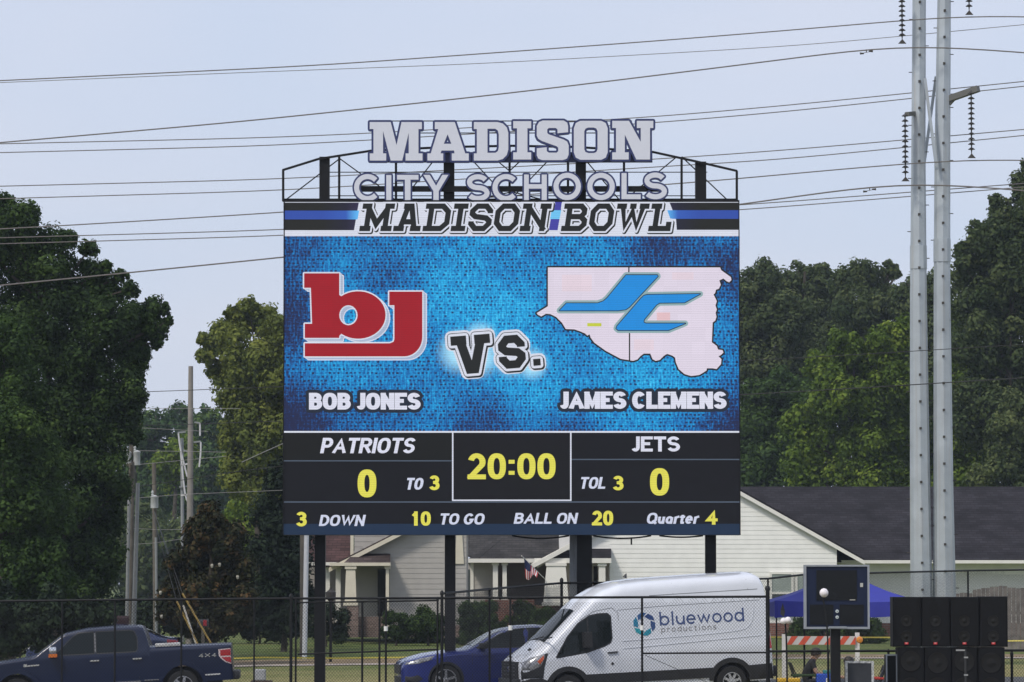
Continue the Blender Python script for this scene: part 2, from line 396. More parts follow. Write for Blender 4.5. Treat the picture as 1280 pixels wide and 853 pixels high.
LEAF = {
 'dark': leaf_mat('leaf_dark', (0.017, 0.033, 0.011), (0.035, 0.066, 0.018), (0.085, 0.138, 0.033)),
 'mid': leaf_mat('leaf_mid', (0.030, 0.059, 0.015), (0.057, 0.103, 0.023), (0.121, 0.189, 0.041)),
 'olive': leaf_mat('leaf_olive', (0.036, 0.059, 0.022), (0.077, 0.105, 0.039), (0.147, 0.175, 0.064)),
 'bright': leaf_mat('leaf_bright', (0.058, 0.100, 0.014), (0.125, 0.190, 0.024), (0.26, 0.32, 0.045), .35),
 'yellow': leaf_mat('leaf_yellow', (0.075, 0.103, 0.025), (0.144, 0.173, 0.037), (0.250, 0.269, 0.057), .35),
 'magnolia': leaf_mat('leaf_magnolia', (0.014, 0.021, 0.008), (0.039, 0.037, 0.015), (0.132, 0.071, 0.028), .1),
 'conifer': leaf_mat('leaf_conifer', (0.007, 0.014, 0.008), (0.014, 0.025, 0.013), (0.031, 0.050, 0.022), .1),
 'far': leaf_mat('leaf_far', (0.027, 0.059, 0.024), (0.054, 0.101, 0.032), (0.135, 0.203, 0.047)),
}
bark = mat('bark', (.055, .045, .034), .95, noise=.4, scale=6, bump=.6)
def leaf_cloud(name, pts, nrm, size, tint, m, parent):
    """one diamond leaf (two bent triangles as a quad) at every point"""
    n = len(pts); a = rng.normal(size=(n, 3)); a -= (a * nrm).sum(1)[:, None] * nrm
    a /= np.linalg.norm(a, axis=1)[:, None] + 1e-9; b = np.cross(nrm, a)
    sz = (size * rng.uniform(.6, 1.35, n))[:, None]
    v = np.empty((n, 4, 3)); v[:, 0] = pts - a * sz * .62; v[:, 2] = pts + a * sz * .62
    v[:, 1] = pts - b * sz * .4 + nrm * sz * .1; v[:, 3] = pts + b * sz * .4 + nrm * sz * .1
    if parent is not None: v -= np.array(parent.location)
    me = bpy.data.meshes.new(name); me.vertices.add(n * 4); me.loops.add(n * 4); me.polygons.add(n)
    me.vertices.foreach_set('co', v.reshape(-1)); me.loops.foreach_set('vertex_index', np.arange(n * 4))
    me.polygons.foreach_set('loop_start', np.arange(0, n * 4, 4)); me.update(calc_edges=True)
    at = me.attributes.new('tint', 'FLOAT', 'FACE'); at.data.foreach_set('value', np.clip(tint, 0, 1).astype(np.float32))
    me.materials.append(m); o = bpy.data.objects.new(name, me); COL.objects.link(o)
    if parent is not None: o.parent = parent
    return o
def unit(n):
    d = rng.normal(size=(n, 3)); return d / np.linalg.norm(d, axis=1)[:, None]
def tree(name, label, D, lobes, trunk, lm, leaf=.16, dens=1.0, group=None, cat='tree', depth=.8, sub=.33, tbias=.46, flowers=0, trunk_r=None):
    """lobes: (px, py, r px) circles of the crown in the photo; trunk: (px at the base, px at the top, py at the top)"""
    s = FPX / D; bx = X(trunk[0], D)
    root = thing(name, label, cat, (bx, D, zg(bx, D) - .05), group)
    L = []
    for i, (px, py, r) in enumerate(lobes):
        x, _, z = P(px, py, D); L.append((np.array([x, D + rng.uniform(-depth, depth) * r / s, z]), r / s))
    P_, N_, T_ = [], [], []
    for c, r in L:
        k = max(5, int(17 * (r / (r * sub)) ** 2 / 5.6))
        d = unit(k); rr = r * (1 - sub) * rng.uniform(.62, 1.2, k); sc = c + d * rr[:, None] * np.array([1, .95, 1])
        sr = r * sub * rng.uniform(.6, 1.35, k)
        for q, t in zip(sc, sr):
            n = int(dens * 7.5 * t * t / (leaf * leaf * .5)) + 6
            e = unit(n); rad = t * (1 - np.abs(rng.normal(0, .3, n))).clip(.05, 1.0) * (1 + rng.normal(0, .15, n))
            p = q + e * rad[:, None]; p[:, 2] -= .12 * t
            nn = e * 1.15 + unit(n) * .5 + np.array([0, 0, .3]); nn /= np.linalg.norm(nn, axis=1)[:, None]
            base = tbias + rng.normal(0, .2)
            P_.append(p); N_.append(nn); T_.append(base + rng.normal(0, .15, n))
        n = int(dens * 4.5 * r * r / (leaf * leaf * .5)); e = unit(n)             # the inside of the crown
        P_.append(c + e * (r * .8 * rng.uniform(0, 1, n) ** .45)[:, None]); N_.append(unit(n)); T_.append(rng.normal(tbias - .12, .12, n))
    pts = np.concatenate(P_); gz = root.location.z + .08
    keep = pts[:, 2] > gz
    leaf_cloud('crown', pts[keep], np.concatenate(N_)[keep], leaf, np.concatenate(T_)[keep], lm, root)
    t = MB(); tx, _, tz = P(trunk[1], trunk[2], D); r0 = trunk_r or max(.14, (tz - root.location.z) * .03)
    n = 7; sp = [(bx + (tx - bx) * (i / n) + math.sin(i * 1.7) * r0 * .5 * (0 < i), D + math.cos(i * 2.1) * r0 * .4 * (0 < i), root.location.z + (tz - root.location.z) * i / n) for i in range(n + 1)]
    t.tube(sp, [r0 * (1 - .85 * i / n) * (1.35 if i == 0 else 1) for i in range(n + 1)], 8)
    for c, r in L:
        j = int(np.clip((c[2] - r * .6 - root.location.z) / max(tz - root.location.z, .1) * n, 1, n - 1)); a = Vector(sp[j]); b = Vector(c)
        mid = (a + b) / 2 + Vector((0, 0, -.08 * (b - a).length)); rb = r0 * .38
        t.tube([a, mid, b, b + (b - a).normalized() * r * .3], [rb * .8, rb * .5, rb * .22, rb * .08], 5)
    t.build('trunk', bark, root, smooth=60)
    if flowers:
        f = MB(); idx = rng.choice(len(pts), flowers, replace=False)
        for i in idx:
            c = pts[i] + np.array([0, -.25, .05]); q = .05
            f.lathe(c, (0, -.3, 1), [(.02, -.02), (q * .7, .0), (q, .07), (q * .75, .1), (.02, .06)], 7)
        f.build('flower', mat('petal', (.55, .52, .44), .6, noise=.05), root)
    return root

# the wooded slope far behind, seen in the gap on the left
FT = 'trees far off in the gap'
tree('broadleaf_tree', 'distant hazy tree whose top ends just right of the big dark tree', 330, [(196, 528, 24), (178, 560, 30), (215, 565, 28), (200, 610, 36), (168, 620, 34), (190, 580, 34), (176, 540, 22)], (195, 197, 520), LEAF['far'], .34, .8, FT)
tree('broadleaf_tree', 'distant hazy tree directly left of the tall bare concrete pole, behind the wires', 350, [(222, 520, 20), (240, 540, 26), (225, 575, 34), (235, 620, 40), (215, 600, 36), (235, 558, 26)], (232, 228, 512), LEAF['far'], .34, .8, FT)
tree('broadleaf_tree', 'distant hazy tree right of the tall bare concrete pole', 340, [(262, 525, 22), (282, 545, 28), (270, 585, 36), (285, 625, 40), (255, 560, 30), (300, 565, 26), (250, 620, 36)], (272, 268, 515), LEAF['far'], .34, .8, FT)
tree('broadleaf_tree', 'small sunlit yellow-green tree among the hazy ones behind the transformer poles', 300, [(205, 580, 20), (228, 560, 22), (222, 596, 24)], (215, 218, 560), LEAF['bright'], .28, .8, FT)
tree('broadleaf_tree', 'low dark far tree behind the bases of the transformer poles', 290, [(170, 660, 40), (205, 680, 44), (185, 720, 46), (150, 700, 40), (225, 720, 36)], (185, 185, 650), LEAF['olive'], .3, .8, FT)
tree('broadleaf_tree', 'pale green sunlit tree standing below the yellow-green tree at the left edge of the screen', 215, [(300, 575, 26), (322, 565, 26), (318, 590, 34), (345, 575, 34), (325, 640, 40), (355, 630, 38), (310, 690, 38), (345, 700, 40), (300, 640, 26)], (325, 328, 590), LEAF['bright'], .2, .9, cat='tree')
# the wood that closes the horizon beyond everything else
PP, NN, TT = [], [], []
for i in range(64):
    r_ = rng.uniform(5, 8); c_ = np.array([-200 + i * 6.3 + rng.uniform(-2, 2), 420 + rng.uniform(-10, 10), 1 + rng.uniform(3, 10)]); n_ = 750; e_ = unit(n_)
    PP.append(c_ + e_ * (r_ * (1 - np.abs(rng.normal(0, .2, n_))))[:, None]); NN.append(e_); TT.append(rng.normal(.4 + rng.normal(0, .15), .15, n_))
pts_ = np.concatenate(PP); ok_ = pts_[:, 2] > 1.2
fw = leaf_cloud('far_wood', pts_[ok_], np.concatenate(NN)[ok_], 1.1, np.concatenate(TT)[ok_], LEAF['far'], None)
tag(fw, kind='stuff')
# big trees left
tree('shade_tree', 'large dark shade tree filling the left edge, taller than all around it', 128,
     [(22, 285, 38), (-20, 300, 45), (62, 322, 48), (12, 352, 55), (105, 350, 42), (135, 365, 26), (70, 395, 58), (132, 412, 46), (160, 430, 34), (190, 385, 20), (198, 412, 17), (180, 405, 22),
      (20, 440, 70), (95, 465, 64), (150, 480, 36), (140, 520, 44), (80, 540, 68), (10, 540, 70), (120, 580, 48), (60, 620, 66), (120, 640, 44), (-30, 440, 70), (90, 690, 56), (30, 700, 66), (135, 700, 30), (-30, 620, 70), (60, 745, 46), (115, 742, 30), (0, 760, 46),
      (165, 362, 14), (184, 396, 16), (206, 386, 10), (211, 402, 8), (196, 426, 13), (176, 446, 17), (166, 470, 17), (172, 498, 16), (112, 312, 14), (84, 298, 14), (40, 268, 16), (0, 258, 22), (130, 335, 14), (152, 345, 12), (168, 545, 14), (150, 610, 18), (140, 690, 20), (165, 395, 20), (188, 412, 14), (155, 500, 30), (100, 520, 50), (120, 720, 30)],
     (62, 55, 300), LEAF['dark'], .105, .8, trunk_r=.26)
tree('shade_tree', 'lighter green bushy tree low at the left edge in front of the large dark one', 118,
     [(8, 425, 40), (-20, 470, 50), (30, 480, 38), (10, 540, 56), (48, 570, 40), (15, 620, 58), (55, 640, 42), (-20, 690, 56), (40, 700, 48), (10, 755, 40), (60, 735, 34)],
     (5, 5, 430), LEAF['mid'], .105, .8, tbias=.3)
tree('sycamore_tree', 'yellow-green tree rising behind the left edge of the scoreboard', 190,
     [(300, 400, 22), (282, 412, 22), (328, 400, 26), (350, 420, 34), (270, 432, 18), (300, 440, 34), (335, 460, 40), (285, 475, 34), (288, 500, 20), (315, 510, 42), (350, 510, 42), (295, 545, 32), (335, 560, 36), (312, 475, 34), (330, 530, 40), (262, 448, 10), (300, 592, 34), (330, 612, 36), (355, 600, 36), (290, 392, 14), (256, 424, 12), (254, 444, 11), (312, 384, 14), (350, 470, 40), (370, 470, 46), (380, 540, 46), (268, 462, 14)],
     (322, 325, 400), LEAF['yellow'], .17, .85, tbias=.45, trunk_r=.2)
tree('magnolia_tree', 'brownish magnolia with a few white flowers, left of the scoreboard', 126,
     [(262, 642, 20), (250, 668, 28), (282, 672, 30), (232, 698, 30), (268, 706, 38), (300, 706, 26), (222, 735, 28), (255, 742, 36), (290, 742, 32), (308, 745, 18), (210, 762, 20), (240, 772, 28), (280, 772, 30), (300, 770, 22)],
     (262, 262, 640), LEAF['magnolia'], .12, .9, flowers=8, tbias=.36)
tree('conifer_tree', 'near-black conifer half hidden by the lower left corner of the scoreboard', 140,
     [(352, 600, 26), (345, 640, 34), (362, 665, 36), (338, 690, 34), (365, 712, 38), (345, 735, 36), (372, 745, 30), (330, 750, 22), (342, 772, 24), (366, 776, 26)], (355, 355, 590), LEAF['conifer'], .12, .9, tbias=.4, trunk_r=.1)
# wood behind the white house
WB = 'trees behind the white house'
def far_tree(label, D, lobes, tr, lm, leaf=.22, **k): return tree('broadleaf_tree', label, D, lobes, tr, LEAF[lm], leaf, .85, WB, **k)
far_tree('dark olive tree whose crown starts at the right edge of the screen', 265, [(935, 360, 30), (958, 345, 26), (925, 400, 40), (950, 410, 44), (985, 400, 40), (960, 455, 44), (915, 460, 44), (961, 374, 26)], (948, 948, 345), 'olive')
far_tree('tallest round-topped olive tree on the skyline between screen and steel poles', 270, [(1000, 345, 26), (985, 360, 26), (1022, 352, 28), (1008, 385, 42), (1040, 372, 34), (1010, 430, 46), (1040, 420, 40), (1003, 472, 40), (985, 350, 14), (1030, 340, 14)], (1010, 1010, 340), 'olive')
far_tree('olive skyline tree just left of the steel poles with a small tuft on top', 262, [(1078, 342, 24), (1058, 350, 24), (1092, 355, 24), (1110, 330, 6), (1118, 334, 6), (1113, 339, 7), (1105, 341, 8), (1121, 343, 7), (1070, 385, 40), (1105, 380, 34), (1080, 430, 46), (1120, 425, 40), (1056, 490, 50), (1105, 490, 46), (1045, 450, 40), (1115, 345, 6)], (1080, 1080, 340), 'olive')
far_tree('dark tree filling the gap between and behind the steel poles', 258, [(1130, 375, 28), (1150, 370, 30), (1172, 360, 30), (1160, 410, 44), (1190, 400, 40), (1150, 450, 44), (1195, 460, 44), (1170, 510, 46), (1123, 570, 50), (1130, 515, 44), (1215, 575, 48), (1175, 560, 46)], (1160, 1160, 365), 'olive')
far_tree('tall dark tree rising highest at the right edge', 215, [(1285, 225, 22), (1290, 262, 32), (1255, 268, 24), (1232, 300, 32), (1210, 318, 20), (1268, 305, 40), (1225, 345, 38), (1265, 360, 46), (1210, 378, 26), (1295, 330, 46), (1240, 400, 46), (1285, 420, 50), (1300, 480, 46), (1215, 430, 40), (1250, 470, 46), (1245, 525, 50), (1292, 560, 50), (1215, 505, 46), (1288, 206, 17), (1270, 335, 40), (1250, 300, 30), (1282, 290, 34), (1235, 380, 34), (1275, 245, 14), (1222, 285, 14), (1202, 330, 12), (1245, 250, 10)], (1262, 1262, 250), 'olive', .2, tbias=.36, trunk_r=.16)
far_tree('dark green tree low beside the right edge of the screen', 240, [(945, 500, 36), (975, 490, 34), (930, 545, 40), (965, 550, 44), (995, 540, 36), (945, 595, 44), (985, 600, 44), (912, 590, 40), (1002, 497, 34), (974, 515, 34), (1012, 522, 28)], (955, 955, 490), 'mid', tbias=.3)
far_tree('bright yellow-green tree standing left of the steel poles above the dark roof', 222, [(1052, 435, 26), (1028, 455, 26), (1075, 452, 34), (1105, 430, 34), (1128, 420, 30), (1040, 495, 40), (1085, 500, 44), (1120, 480, 40), (1005, 525, 24), (990, 530, 16), (1030, 545, 40), (1075, 560, 46), (1118, 540, 42), (1010, 580, 36), (1050, 605, 42), (1100, 605, 44)], (1070, 1070, 440), 'bright', .2, tbias=.34, trunk_r=.35)
far_tree('bright green tree standing right of the steel poles above the dark roof', 224, [(1205, 405, 26), (1225, 395, 22), (1215, 440, 40), (1245, 445, 34), (1195, 480, 40), (1235, 495, 44), (1200, 545, 44), (1150, 545, 40), (1240, 555, 40), (1185, 600, 44), (1160, 590, 40)], (1212, 1212, 400), 'bright', .2, tbias=.3, trunk_r=.35)
far_tree('dull olive tree low in the right corner above the dark roof', 210, [(1272, 510, 26), (1255, 540, 26), (1280, 550, 34), (1250, 580, 30), (1275, 600, 38), (1230, 600, 24)], (1268, 1268, 500), 'olive', .18, tbias=.6)

# ------------------------------------------------------------------ houses
def siding(mb, poly, y, step, prd=.011):
    """lap siding on an upright convex wall polygon (x, z) whose face is at y; every board's lower edge stands proud"""
    z0, z1 = min(p[1] for p in poly), max(p[1] for p in poly); k = z0
    def cut(pl, zc, above):
        o = []
        for a, b in zip(pl, pl[1:] + pl[:1]):
            ia, ib = (a[1] >= zc) == above or a[1] == zc, (b[1] >= zc) == above or b[1] == zc
            if ia: o.append(a)
            if ia != ib:
                t = (zc - a[1]) / (b[1] - a[1]); o.append((a[0] + (b[0] - a[0]) * t, zc))
        return o
    while k < z1 - .01:
        q = cut(cut(list(poly), k, True), min(k + step, z1), False)
        if len(q) > 2:
            f = lambda p: (p[0], y - prd * (1 - (p[1] - k) / step), p[1])
            mb.add([f(p) for p in q], [tuple(range(len(q)))])
            lo = [p for p in q if abs(p[1] - k) < 1e-4]
            if len(lo) == 2:
                (xa, _), (xb, _) = lo; mb.add([(xa, y - prd, k), (xb, y - prd, k), (xb, y + .002, k), (xa, y + .002, k)], [(0, 1, 2, 3)])
        k += step
    return mb
def slab(mb, q, th=.12):
    """a roof plane of four corners with thickness"""
    q = [Vector(p) for p in q]; n = (q[1] - q[0]).cross(q[2] - q[0]).normalized()
    if n.z < 0: n = -n
    v = q + [p - n * th for p in q]; k = len(q)
    return mb.add(v, [tuple(range(k)), tuple(range(k, 2 * k))[::-1]] + [(i, (i + 1) % k, k + (i + 1) % k, k + i) for i in range(k)])
def shingle(name, c):
    m = bpy.data.materials.new(name); m.use_nodes = True; t = m.node_tree; b = t.nodes['Principled BSDF']; N = t.nodes.new; Lk = t.links.new
    tc = N('ShaderNodeTexCoord'); mp = N('ShaderNodeMapping'); mp.inputs['Rotation'].default_value = (R(90), 0, 0); Lk(tc.outputs['Object'], mp.inputs[0])
    br = N('ShaderNodeTexBrick'); br.inputs['Scale'].default_value = 1.0; br.inputs['Brick Width'].default_value = .34; br.inputs['Row Height'].default_value = .1
    br.inputs['Mortar Size'].default_value = .012; br.inputs['Color1'].default_value = (*[v * .75 for v in c], 1); br.inputs['Color2'].default_value = (*[v * 1.3 for v in c], 1); br.inputs['Mortar'].default_value = (*[v * .5 for v in c], 1)
    Lk(mp.outputs[0], br.inputs[0]); n = N('ShaderNodeTexNoise'); n.inputs['Scale'].default_value = .8; n.inputs['Detail'].default_value = 8; Lk(tc.outputs['Object'], n.inputs[0])
    r = N('ShaderNodeMapRange'); r.inputs[1].default_value = .3; r.inputs[2].default_value = .7; r.inputs[3].default_value = .6; r.inputs[4].default_value = 1.4; Lk(n.outputs[0], r.inputs[0])
    sc = N('ShaderNodeVectorMath'); sc.operation = 'SCALE'; Lk(br.outputs[0], sc.inputs[0]); Lk(r.outputs[0], sc.inputs['Scale']); Lk(sc.outputs[0], b.inputs[0])
    b.inputs['Roughness'].default_value = .95; b.inputs['Specular IOR Level'].default_value = .2; return m
def brick(name, c):
    m = shingle(name, c); br = [n for n in m.node_tree.nodes if n.type == 'TEX_BRICK'][0]
    br.inputs['Brick Width'].default_value = .22; br.inputs['Row Height'].default_value = .08; br.inputs['Mortar Size'].default_value = .01; br.inputs['Mortar'].default_value = (.2, .17, .15, 1); return m
sid_white = mat('white_siding', (.80, .79, .75), .6, noise=.05, scale=2)
sid_gray = mat('gray_siding', (.37, .35, .325), .65, noise=.06, scale=2)
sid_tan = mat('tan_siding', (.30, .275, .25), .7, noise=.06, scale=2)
trim = mat('white_trim', (.72, .70, .64), .55, noise=.04, scale=3)
cream = mat('cream_trim', (.60, .55, .44), .6, noise=.05, scale=3)
roof_black = shingle('shingle_black', (.021, .019, .023)); roof_gray = shingle('shingle_gray', (.038, .035, .034))
roof_red = shingle('shingle_maroon', (.058, .031, .029)); roof_brown = shingle('shingle_brown', (.055, .04, .038))
brick_red = brick('red_brick', (.16, .06, .045)); brick_dull = brick('dull_brick', (.17, .12, .105))
glassy = mat('window_glass', (.05, .06, .06), .08, spec=.8, noise=.3, scale=.7); blind = mat('window_blind', (.30, .34, .31), .5, noise=.08)
darkin = mat('dark_interior', (.03, .028, .027), .9, noise=.2)
def pz(pts, D): return [(P(x, y, D)[0], P(x, y, D)[2]) for x, y in pts]
def wallbox(mb, x0, x1, y0, y1, D, dep): a, b = P(x0, y1, D), P(x1, y0, D); return mb.box(a[0], b[0], D, D + dep, a[2], b[2])
def column(parent, px0, px1, y0, y1, D, t0=None, name='porch_column', m=trim):
    """square tapered column with cap and base blocks"""
    a, b = P(px0, y1, D), P(px1, y0, D); c = (a[0] + b[0]) / 2; h0 = (b[0] - a[0]) / 2; h1 = h0 if t0 is None else h0 * t0; q = MB()
    z0, z1 = a[2], b[2]; v = []
    for z, h in ((z0, h0), (z1, h1)): v += [(c - h, D - h, z), (c + h, D - h, z), (c + h, D + h, z), (c - h, D + h, z)]
    q.add(v, [(0, 1, 2, 3), (4, 5, 6, 7)] + [(i, (i + 1) % 4, 4 + (i + 1) % 4, 4 + i) for i in range(4)])
    q.box(c - h1 - .05, c + h1 + .05, D - h1 - .05, D + h1 + .05, z1 - .12, z1 + .004); q.box(c - h0 - .05, c + h0 + .05, D - h0 - .05, D + h0 + .05, z0 - .004, z0 + .12)
    return q.build(name, m, parent)
def window(parent, x0, x1, y0, y1, D):
    a, b = P(x0, y1, D), P(x1, y0, D); f = MB(); t = .09; zm = (a[2] + b[2]) / 2
    for bx in ((a[0] - t, a[0], a[2] - t, b[2] + t), (b[0], b[0] + t, a[2] - t, b[2] + t)): f.box(bx[0], bx[1], D - .07, D, bx[2], bx[3])
    for zz in (a[2] - t, b[2], zm - t / 2): f.box(a[0], b[0], D - .066, D, zz, zz + t)
    fo = f.build('window', trim, parent)
    g1 = MB().box(a[0], b[0], D - .03, D, zm, b[2]).build('pane', blind, fo); g2 = MB().box(a[0], b[0], D - .032, D, a[2], zm).build('pane', glassy, fo)
    MB().box(a[0] - t - .04, b[0] + t + .04, D - .11, D, a[2] - t - .05, a[2] - t - .003).build('sill', trim, fo); return fo

# white house at the right
D3 = 160.0; h3 = thing('white_house', 'white lap-sided house with wide front gable and long black shingle roof', 'house', (X(900, D3), D3, zg(X(900, D3), D3)))
wl = MB(); siding(wl, pz([(762, 779), (1046, 779), (1046, 681), (880, 588.5), (762, 653)], D3), D3, .19)
siding(wl, pz([(700, 700), (762, 700), (762, 653), (700, 688)], D3), D3 + .002, .19)
wallbox(wl, 764, 1044, 684, 779, D3 + .03, 9); wallbox(wl, 700, 764, 690, 779, D3 + 2.4, 6.5)
wl.build('gable_wall', sid_white, h3)
q = MB(); wallbox(q, 690, 1046.5, 779, 800, D3 - .03, 9); wallbox(q, 1046.5, 1360, 779, 800, D3 + 1.97, 5); wallbox(q, 668, 760, 757, 800, D3 - .06, 2.2); q.build('brick_base', brick_red, h3)
q = MB(); siding(q, pz([(1047, 779), (1360, 779), (1360, 700), (1047, 700)], D3 + 2), D3 + 2, .19); wallbox(q, 1047, 1360, 700, 779, D3 + 2.03, 6); q.build('side_wall', sid_white, h3)
q = MB(); e0, e1 = Vector(P(1046, 701, D3 + 1)), Vector(P(1380, 701, D3 + 1)); r0_, r1_ = Vector(P(905, 608.5, D3 + 10)), Vector(P(1400, 608.5, D3 + 10))
slab(q, [e0, e1, r1_, r0_]); slab(q, [r0_, r1_, r1_ + Vector((0, 8, -3)), r0_ + Vector((0, 8, -3))]); q.build('roof', roof_black, h3)
q = MB(); pk = Vector(P(880, 586, D3 - .2)); rr = Vector(P(1081, 698.5, D3 - .2)); ll = Vector(P(671, 703, D3 - .2)); bk = Vector((0, 10.4, 0))
slab(q, [pk, rr, rr + bk, pk + bk], .1); slab(q, [ll, pk, pk + bk, ll + bk], .1); q.build('gable_roof', roof_black, h3)
q = MB()
for a, b in ((pk, rr), (ll, pk)):
    d = Vector((0, -.03, -.09)); t = Vector((0, 0, -.17)); o = Vector((0, .05, 0)); v = [a + d, b + d, b + d + t, a + d + t]; v += [p + o for p in v]
    q.add(v, [(0, 1, 2, 3), (4, 5, 6, 7), (0, 1, 5, 4), (3, 2, 6, 7), (0, 3, 7, 4), (1, 2, 6, 5)])
a, b = Vector(P(664, 706.5, D3 - 1.28)), Vector(P(714, 680, D3 - 1.28)); o = Vector((0, .05, 0)); v = [a, b, b + t, a + t]; v += [p + o for p in v]
q.add(v, [(0, 1, 2, 3), (4, 5, 6, 7), (0, 1, 5, 4), (3, 2, 6, 7), (0, 3, 7, 4), (1, 2, 6, 5)])
slab(q, [a + Vector((0, .05, .05)), b + Vector((0, .05, .05)), b + Vector((0, 1.2, .05)), a + Vector((0, 1.2, .05))], .04)
q.build('rake_board', trim, h3)
q = MB(); a, b = P(1052, 704.5, D3 + .9), P(1380, 700.5, D3 + .9); q.box(a[0], b[0], D3 + .86, D3 + .99, a[2], b[2]); q.build('gutter', trim, h3)
q = MB(); q.box(P(1046, 700, D3)[0], P(1380, 700, D3)[0], D3 + 1.0, D3 + 2, Z(704, D3 + 1) , Z(703, D3 + 1)); q.build('soffit', trim, h3)
window(h3, 965, 989, 718, 765, D3 - .02); window(h3, 997, 1021, 718, 765, D3 - .02)
q = MB(); slab(q, [P(686, 698, D3 - 1.1), P(764, 698, D3 - 1.1), P(764, 686, D3 - .05), P(707, 686, D3 - .05)], .06); q.build('porch_roof', roof_black, h3)
q = MB(); wallbox(q, 668, 764, 698, 704, D3 - 1.15, .14); wallbox(q, 668, 764, 701, 704, D3 - 1.0, 3.3); q.build('porch_beam', trim, h3)
column(h3, 679, 711, 704, 757, D3 - .9, .72); column(h3, 748, 757, 704, 780, D3 - .9, .9)
q = MB(); wallbox(q, 742, 747, 708, 775, D3 + 2.37, .03); q.build('door', darkin, h3)
q = MB(); wallbox(q, 699, 713, 655, 690, D3 + 6, 1.0); q.build('chimney', sid_white, h3)
# gray porch house in the middle
D2 = 166.0; h2 = thing('gray_house', 'low gray house with hipped dark roof, paired white porch columns and flag', 'house', (X(620, D2), D2, zg(X(620, D2), D2)))
q = MB(); slab(q, [P(586, 698.5, D2 - 1.5), P(712, 698.5, D2 - 1.5), P(712, 640, D2 + 6), P(668, 640, D2 + 6)], .1)
slab(q, [P(572, 690, D2 + 6), P(598, 698, D2 - 1.5), P(668, 640, D2 + 6), P(600, 640, D2 + 10)], .1); q.build('roof', roof_gray, h2)
q = MB(); wallbox(q, 584, 678, 698.5, 703.5, D2 - 1.55, .13); wallbox(q, 584, 678, 702, 703.5, D2 - 1.4, 3.6); q.build('fascia', trim, h2)
q = MB(); siding(q, pz([(588, 778), (616, 778), (616, 703), (588, 703)], D2), D2, .2); wallbox(q, 570, 616, 703, 778, D2 + .03, 4); q.build('wall', sid_gray, h2)
q = MB(); siding(q, pz([(616, 778), (690, 778), (690, 703), (616, 703)], D2 + 2), D2 + 2, .2); wallbox(q, 616, 690, 703, 778, D2 + 2.03, 2); q.build('porch_wall', sid_tan, h2)
q = MB(); wallbox(q, 588, 592, 703, 778, D2 - .05, .05); q.build('corner_board', trim, h2)
for a, b in ((616, 622.5), (628, 633.5)): column(h2, a, b, 703.5, 750, D2 - 1.2, .95)
q = MB(); wallbox(q, 606, 668, 750, 796, D2 - 1.4, 1.3); q.build('brick_base', brick_red, h2)
q = MB(); wallbox(q, 584.5, 587.5, 712, 770, D2 + .02, .05); q.build('window', glassy, h2)
# beige house behind the left posts
D1 = 150.0; h1 = thing('beige_house', 'beige lap-sided gabled house with maroon side roof and brick footing', 'house', (X(510, D1), D1, zg(X(510, D1), D1)))
q = MB(); siding(q, pz([(487, 782), (583, 782), (583, 640), (560, 634), (487, 668)], D1), D1, .2); siding(q, pz([(440, 692), (487, 692), (487, 668), (440, 690)], D1), D1 + .003, .2)
wallbox(q, 489, 582, 645, 782, D1 + .03, 9); q.build('gable_wall', sid_gray, h1)
q = MB(); siding(q, pz([(445, 778), (487, 778), (487, 705), (445, 705)], D1 + 1.6), D1 + 1.6, .2); siding(q, pz([(443, 690), (500, 690), (500, 640), (443, 640)], D1 + 1.9), D1 + 1.9, .2); wallbox(q, 446, 489, 640, 778, D1 + 1.95, 6); q.build('entry_wall', sid_gray, h1)
q = MB(); wallbox(q, 472, 482, 712, 778, D1 + 1.5, .1); q.build('door', darkin, h1)
q = MB(); pk = Vector(P(560, 632.5, D1 - .4)); ll = Vector(P(411, 708, D1 - .4)); rr = Vector(P(600, 652, D1 - .4)); bk = Vector((0, 10, 0))
slab(q, [ll, pk, pk + bk, ll + Vector((0, 2.6, 0))], .1); slab(q, [pk, rr, rr + bk, pk + bk], .1); q.build('gable_roof', roof_brown, h1)
q = MB(); a, b = ll, pk; d = Vector((0, -.03, -.06)); t = Vector((0, 0, -.17)); o = Vector((0, .05, 0)); v = [a + d, b + d, b + d + t, a + d + t]; v += [p + o for p in v]
q.add(v, [(0, 1, 2, 3), (4, 5, 6, 7), (0, 1, 5, 4), (3, 2, 6, 7), (0, 3, 7, 4), (1, 2, 6, 5)]); q.build('rake_board', cream, h1)
q = MB(); slab(q, [P(430, 703.5, D1 - 1.1), P(488, 703.5, D1 - 1.1), P(488, 692.5, D1 - .05), P(442, 692.5, D1 - .05)], .06); q.build('porch_roof', roof_brown, h1)
q = MB(); wallbox(q, 412, 488, 703.5, 707.5, D1 - 1.15, .14); wallbox(q, 412, 488, 706, 707.5, D1 - 1.0, 2.6); q.build('porch_beam', cream, h1)
column(h1, 431, 446, 707.5, 757, D1 - .9, .75, m=cream); column(h1, 482, 486.5, 707.5, 785, D1 - .9, .9, m=cream)
q = MB(); wallbox(q, 434, 448, 757, 797, D1 - 1.15, .7); wallbox(q, 448, 482, 771, 797, D1 - .8, .4); wallbox(q, 487, 583, 782, 797, D1 - .05, 8); q.build('brick_base', brick_dull, h1)
q = MB(); v = [P(568, 705, D1 - .06), P(580, 705, D1 - .06), P(577, 655, D1 - .06), P(572, 655, D1 - .06)]; v += [(x, y + .06, z) for x, y, z in v]
q.add(v, [(0, 1, 2, 3), (4, 5, 6, 7), (0, 1, 5, 4), (1, 2, 6, 5), (2, 3, 7, 6), (3, 0, 4, 7)]); q.build('trim_board', cream, h1)
q = MB(); slab(q, [P(384, 706, D1 + 1), P(440, 706, D1 + 1), P(440, 640, D1 + 7), P(384, 640, D1 + 7)], .1); q.build('side_roof', roof_red, h1)
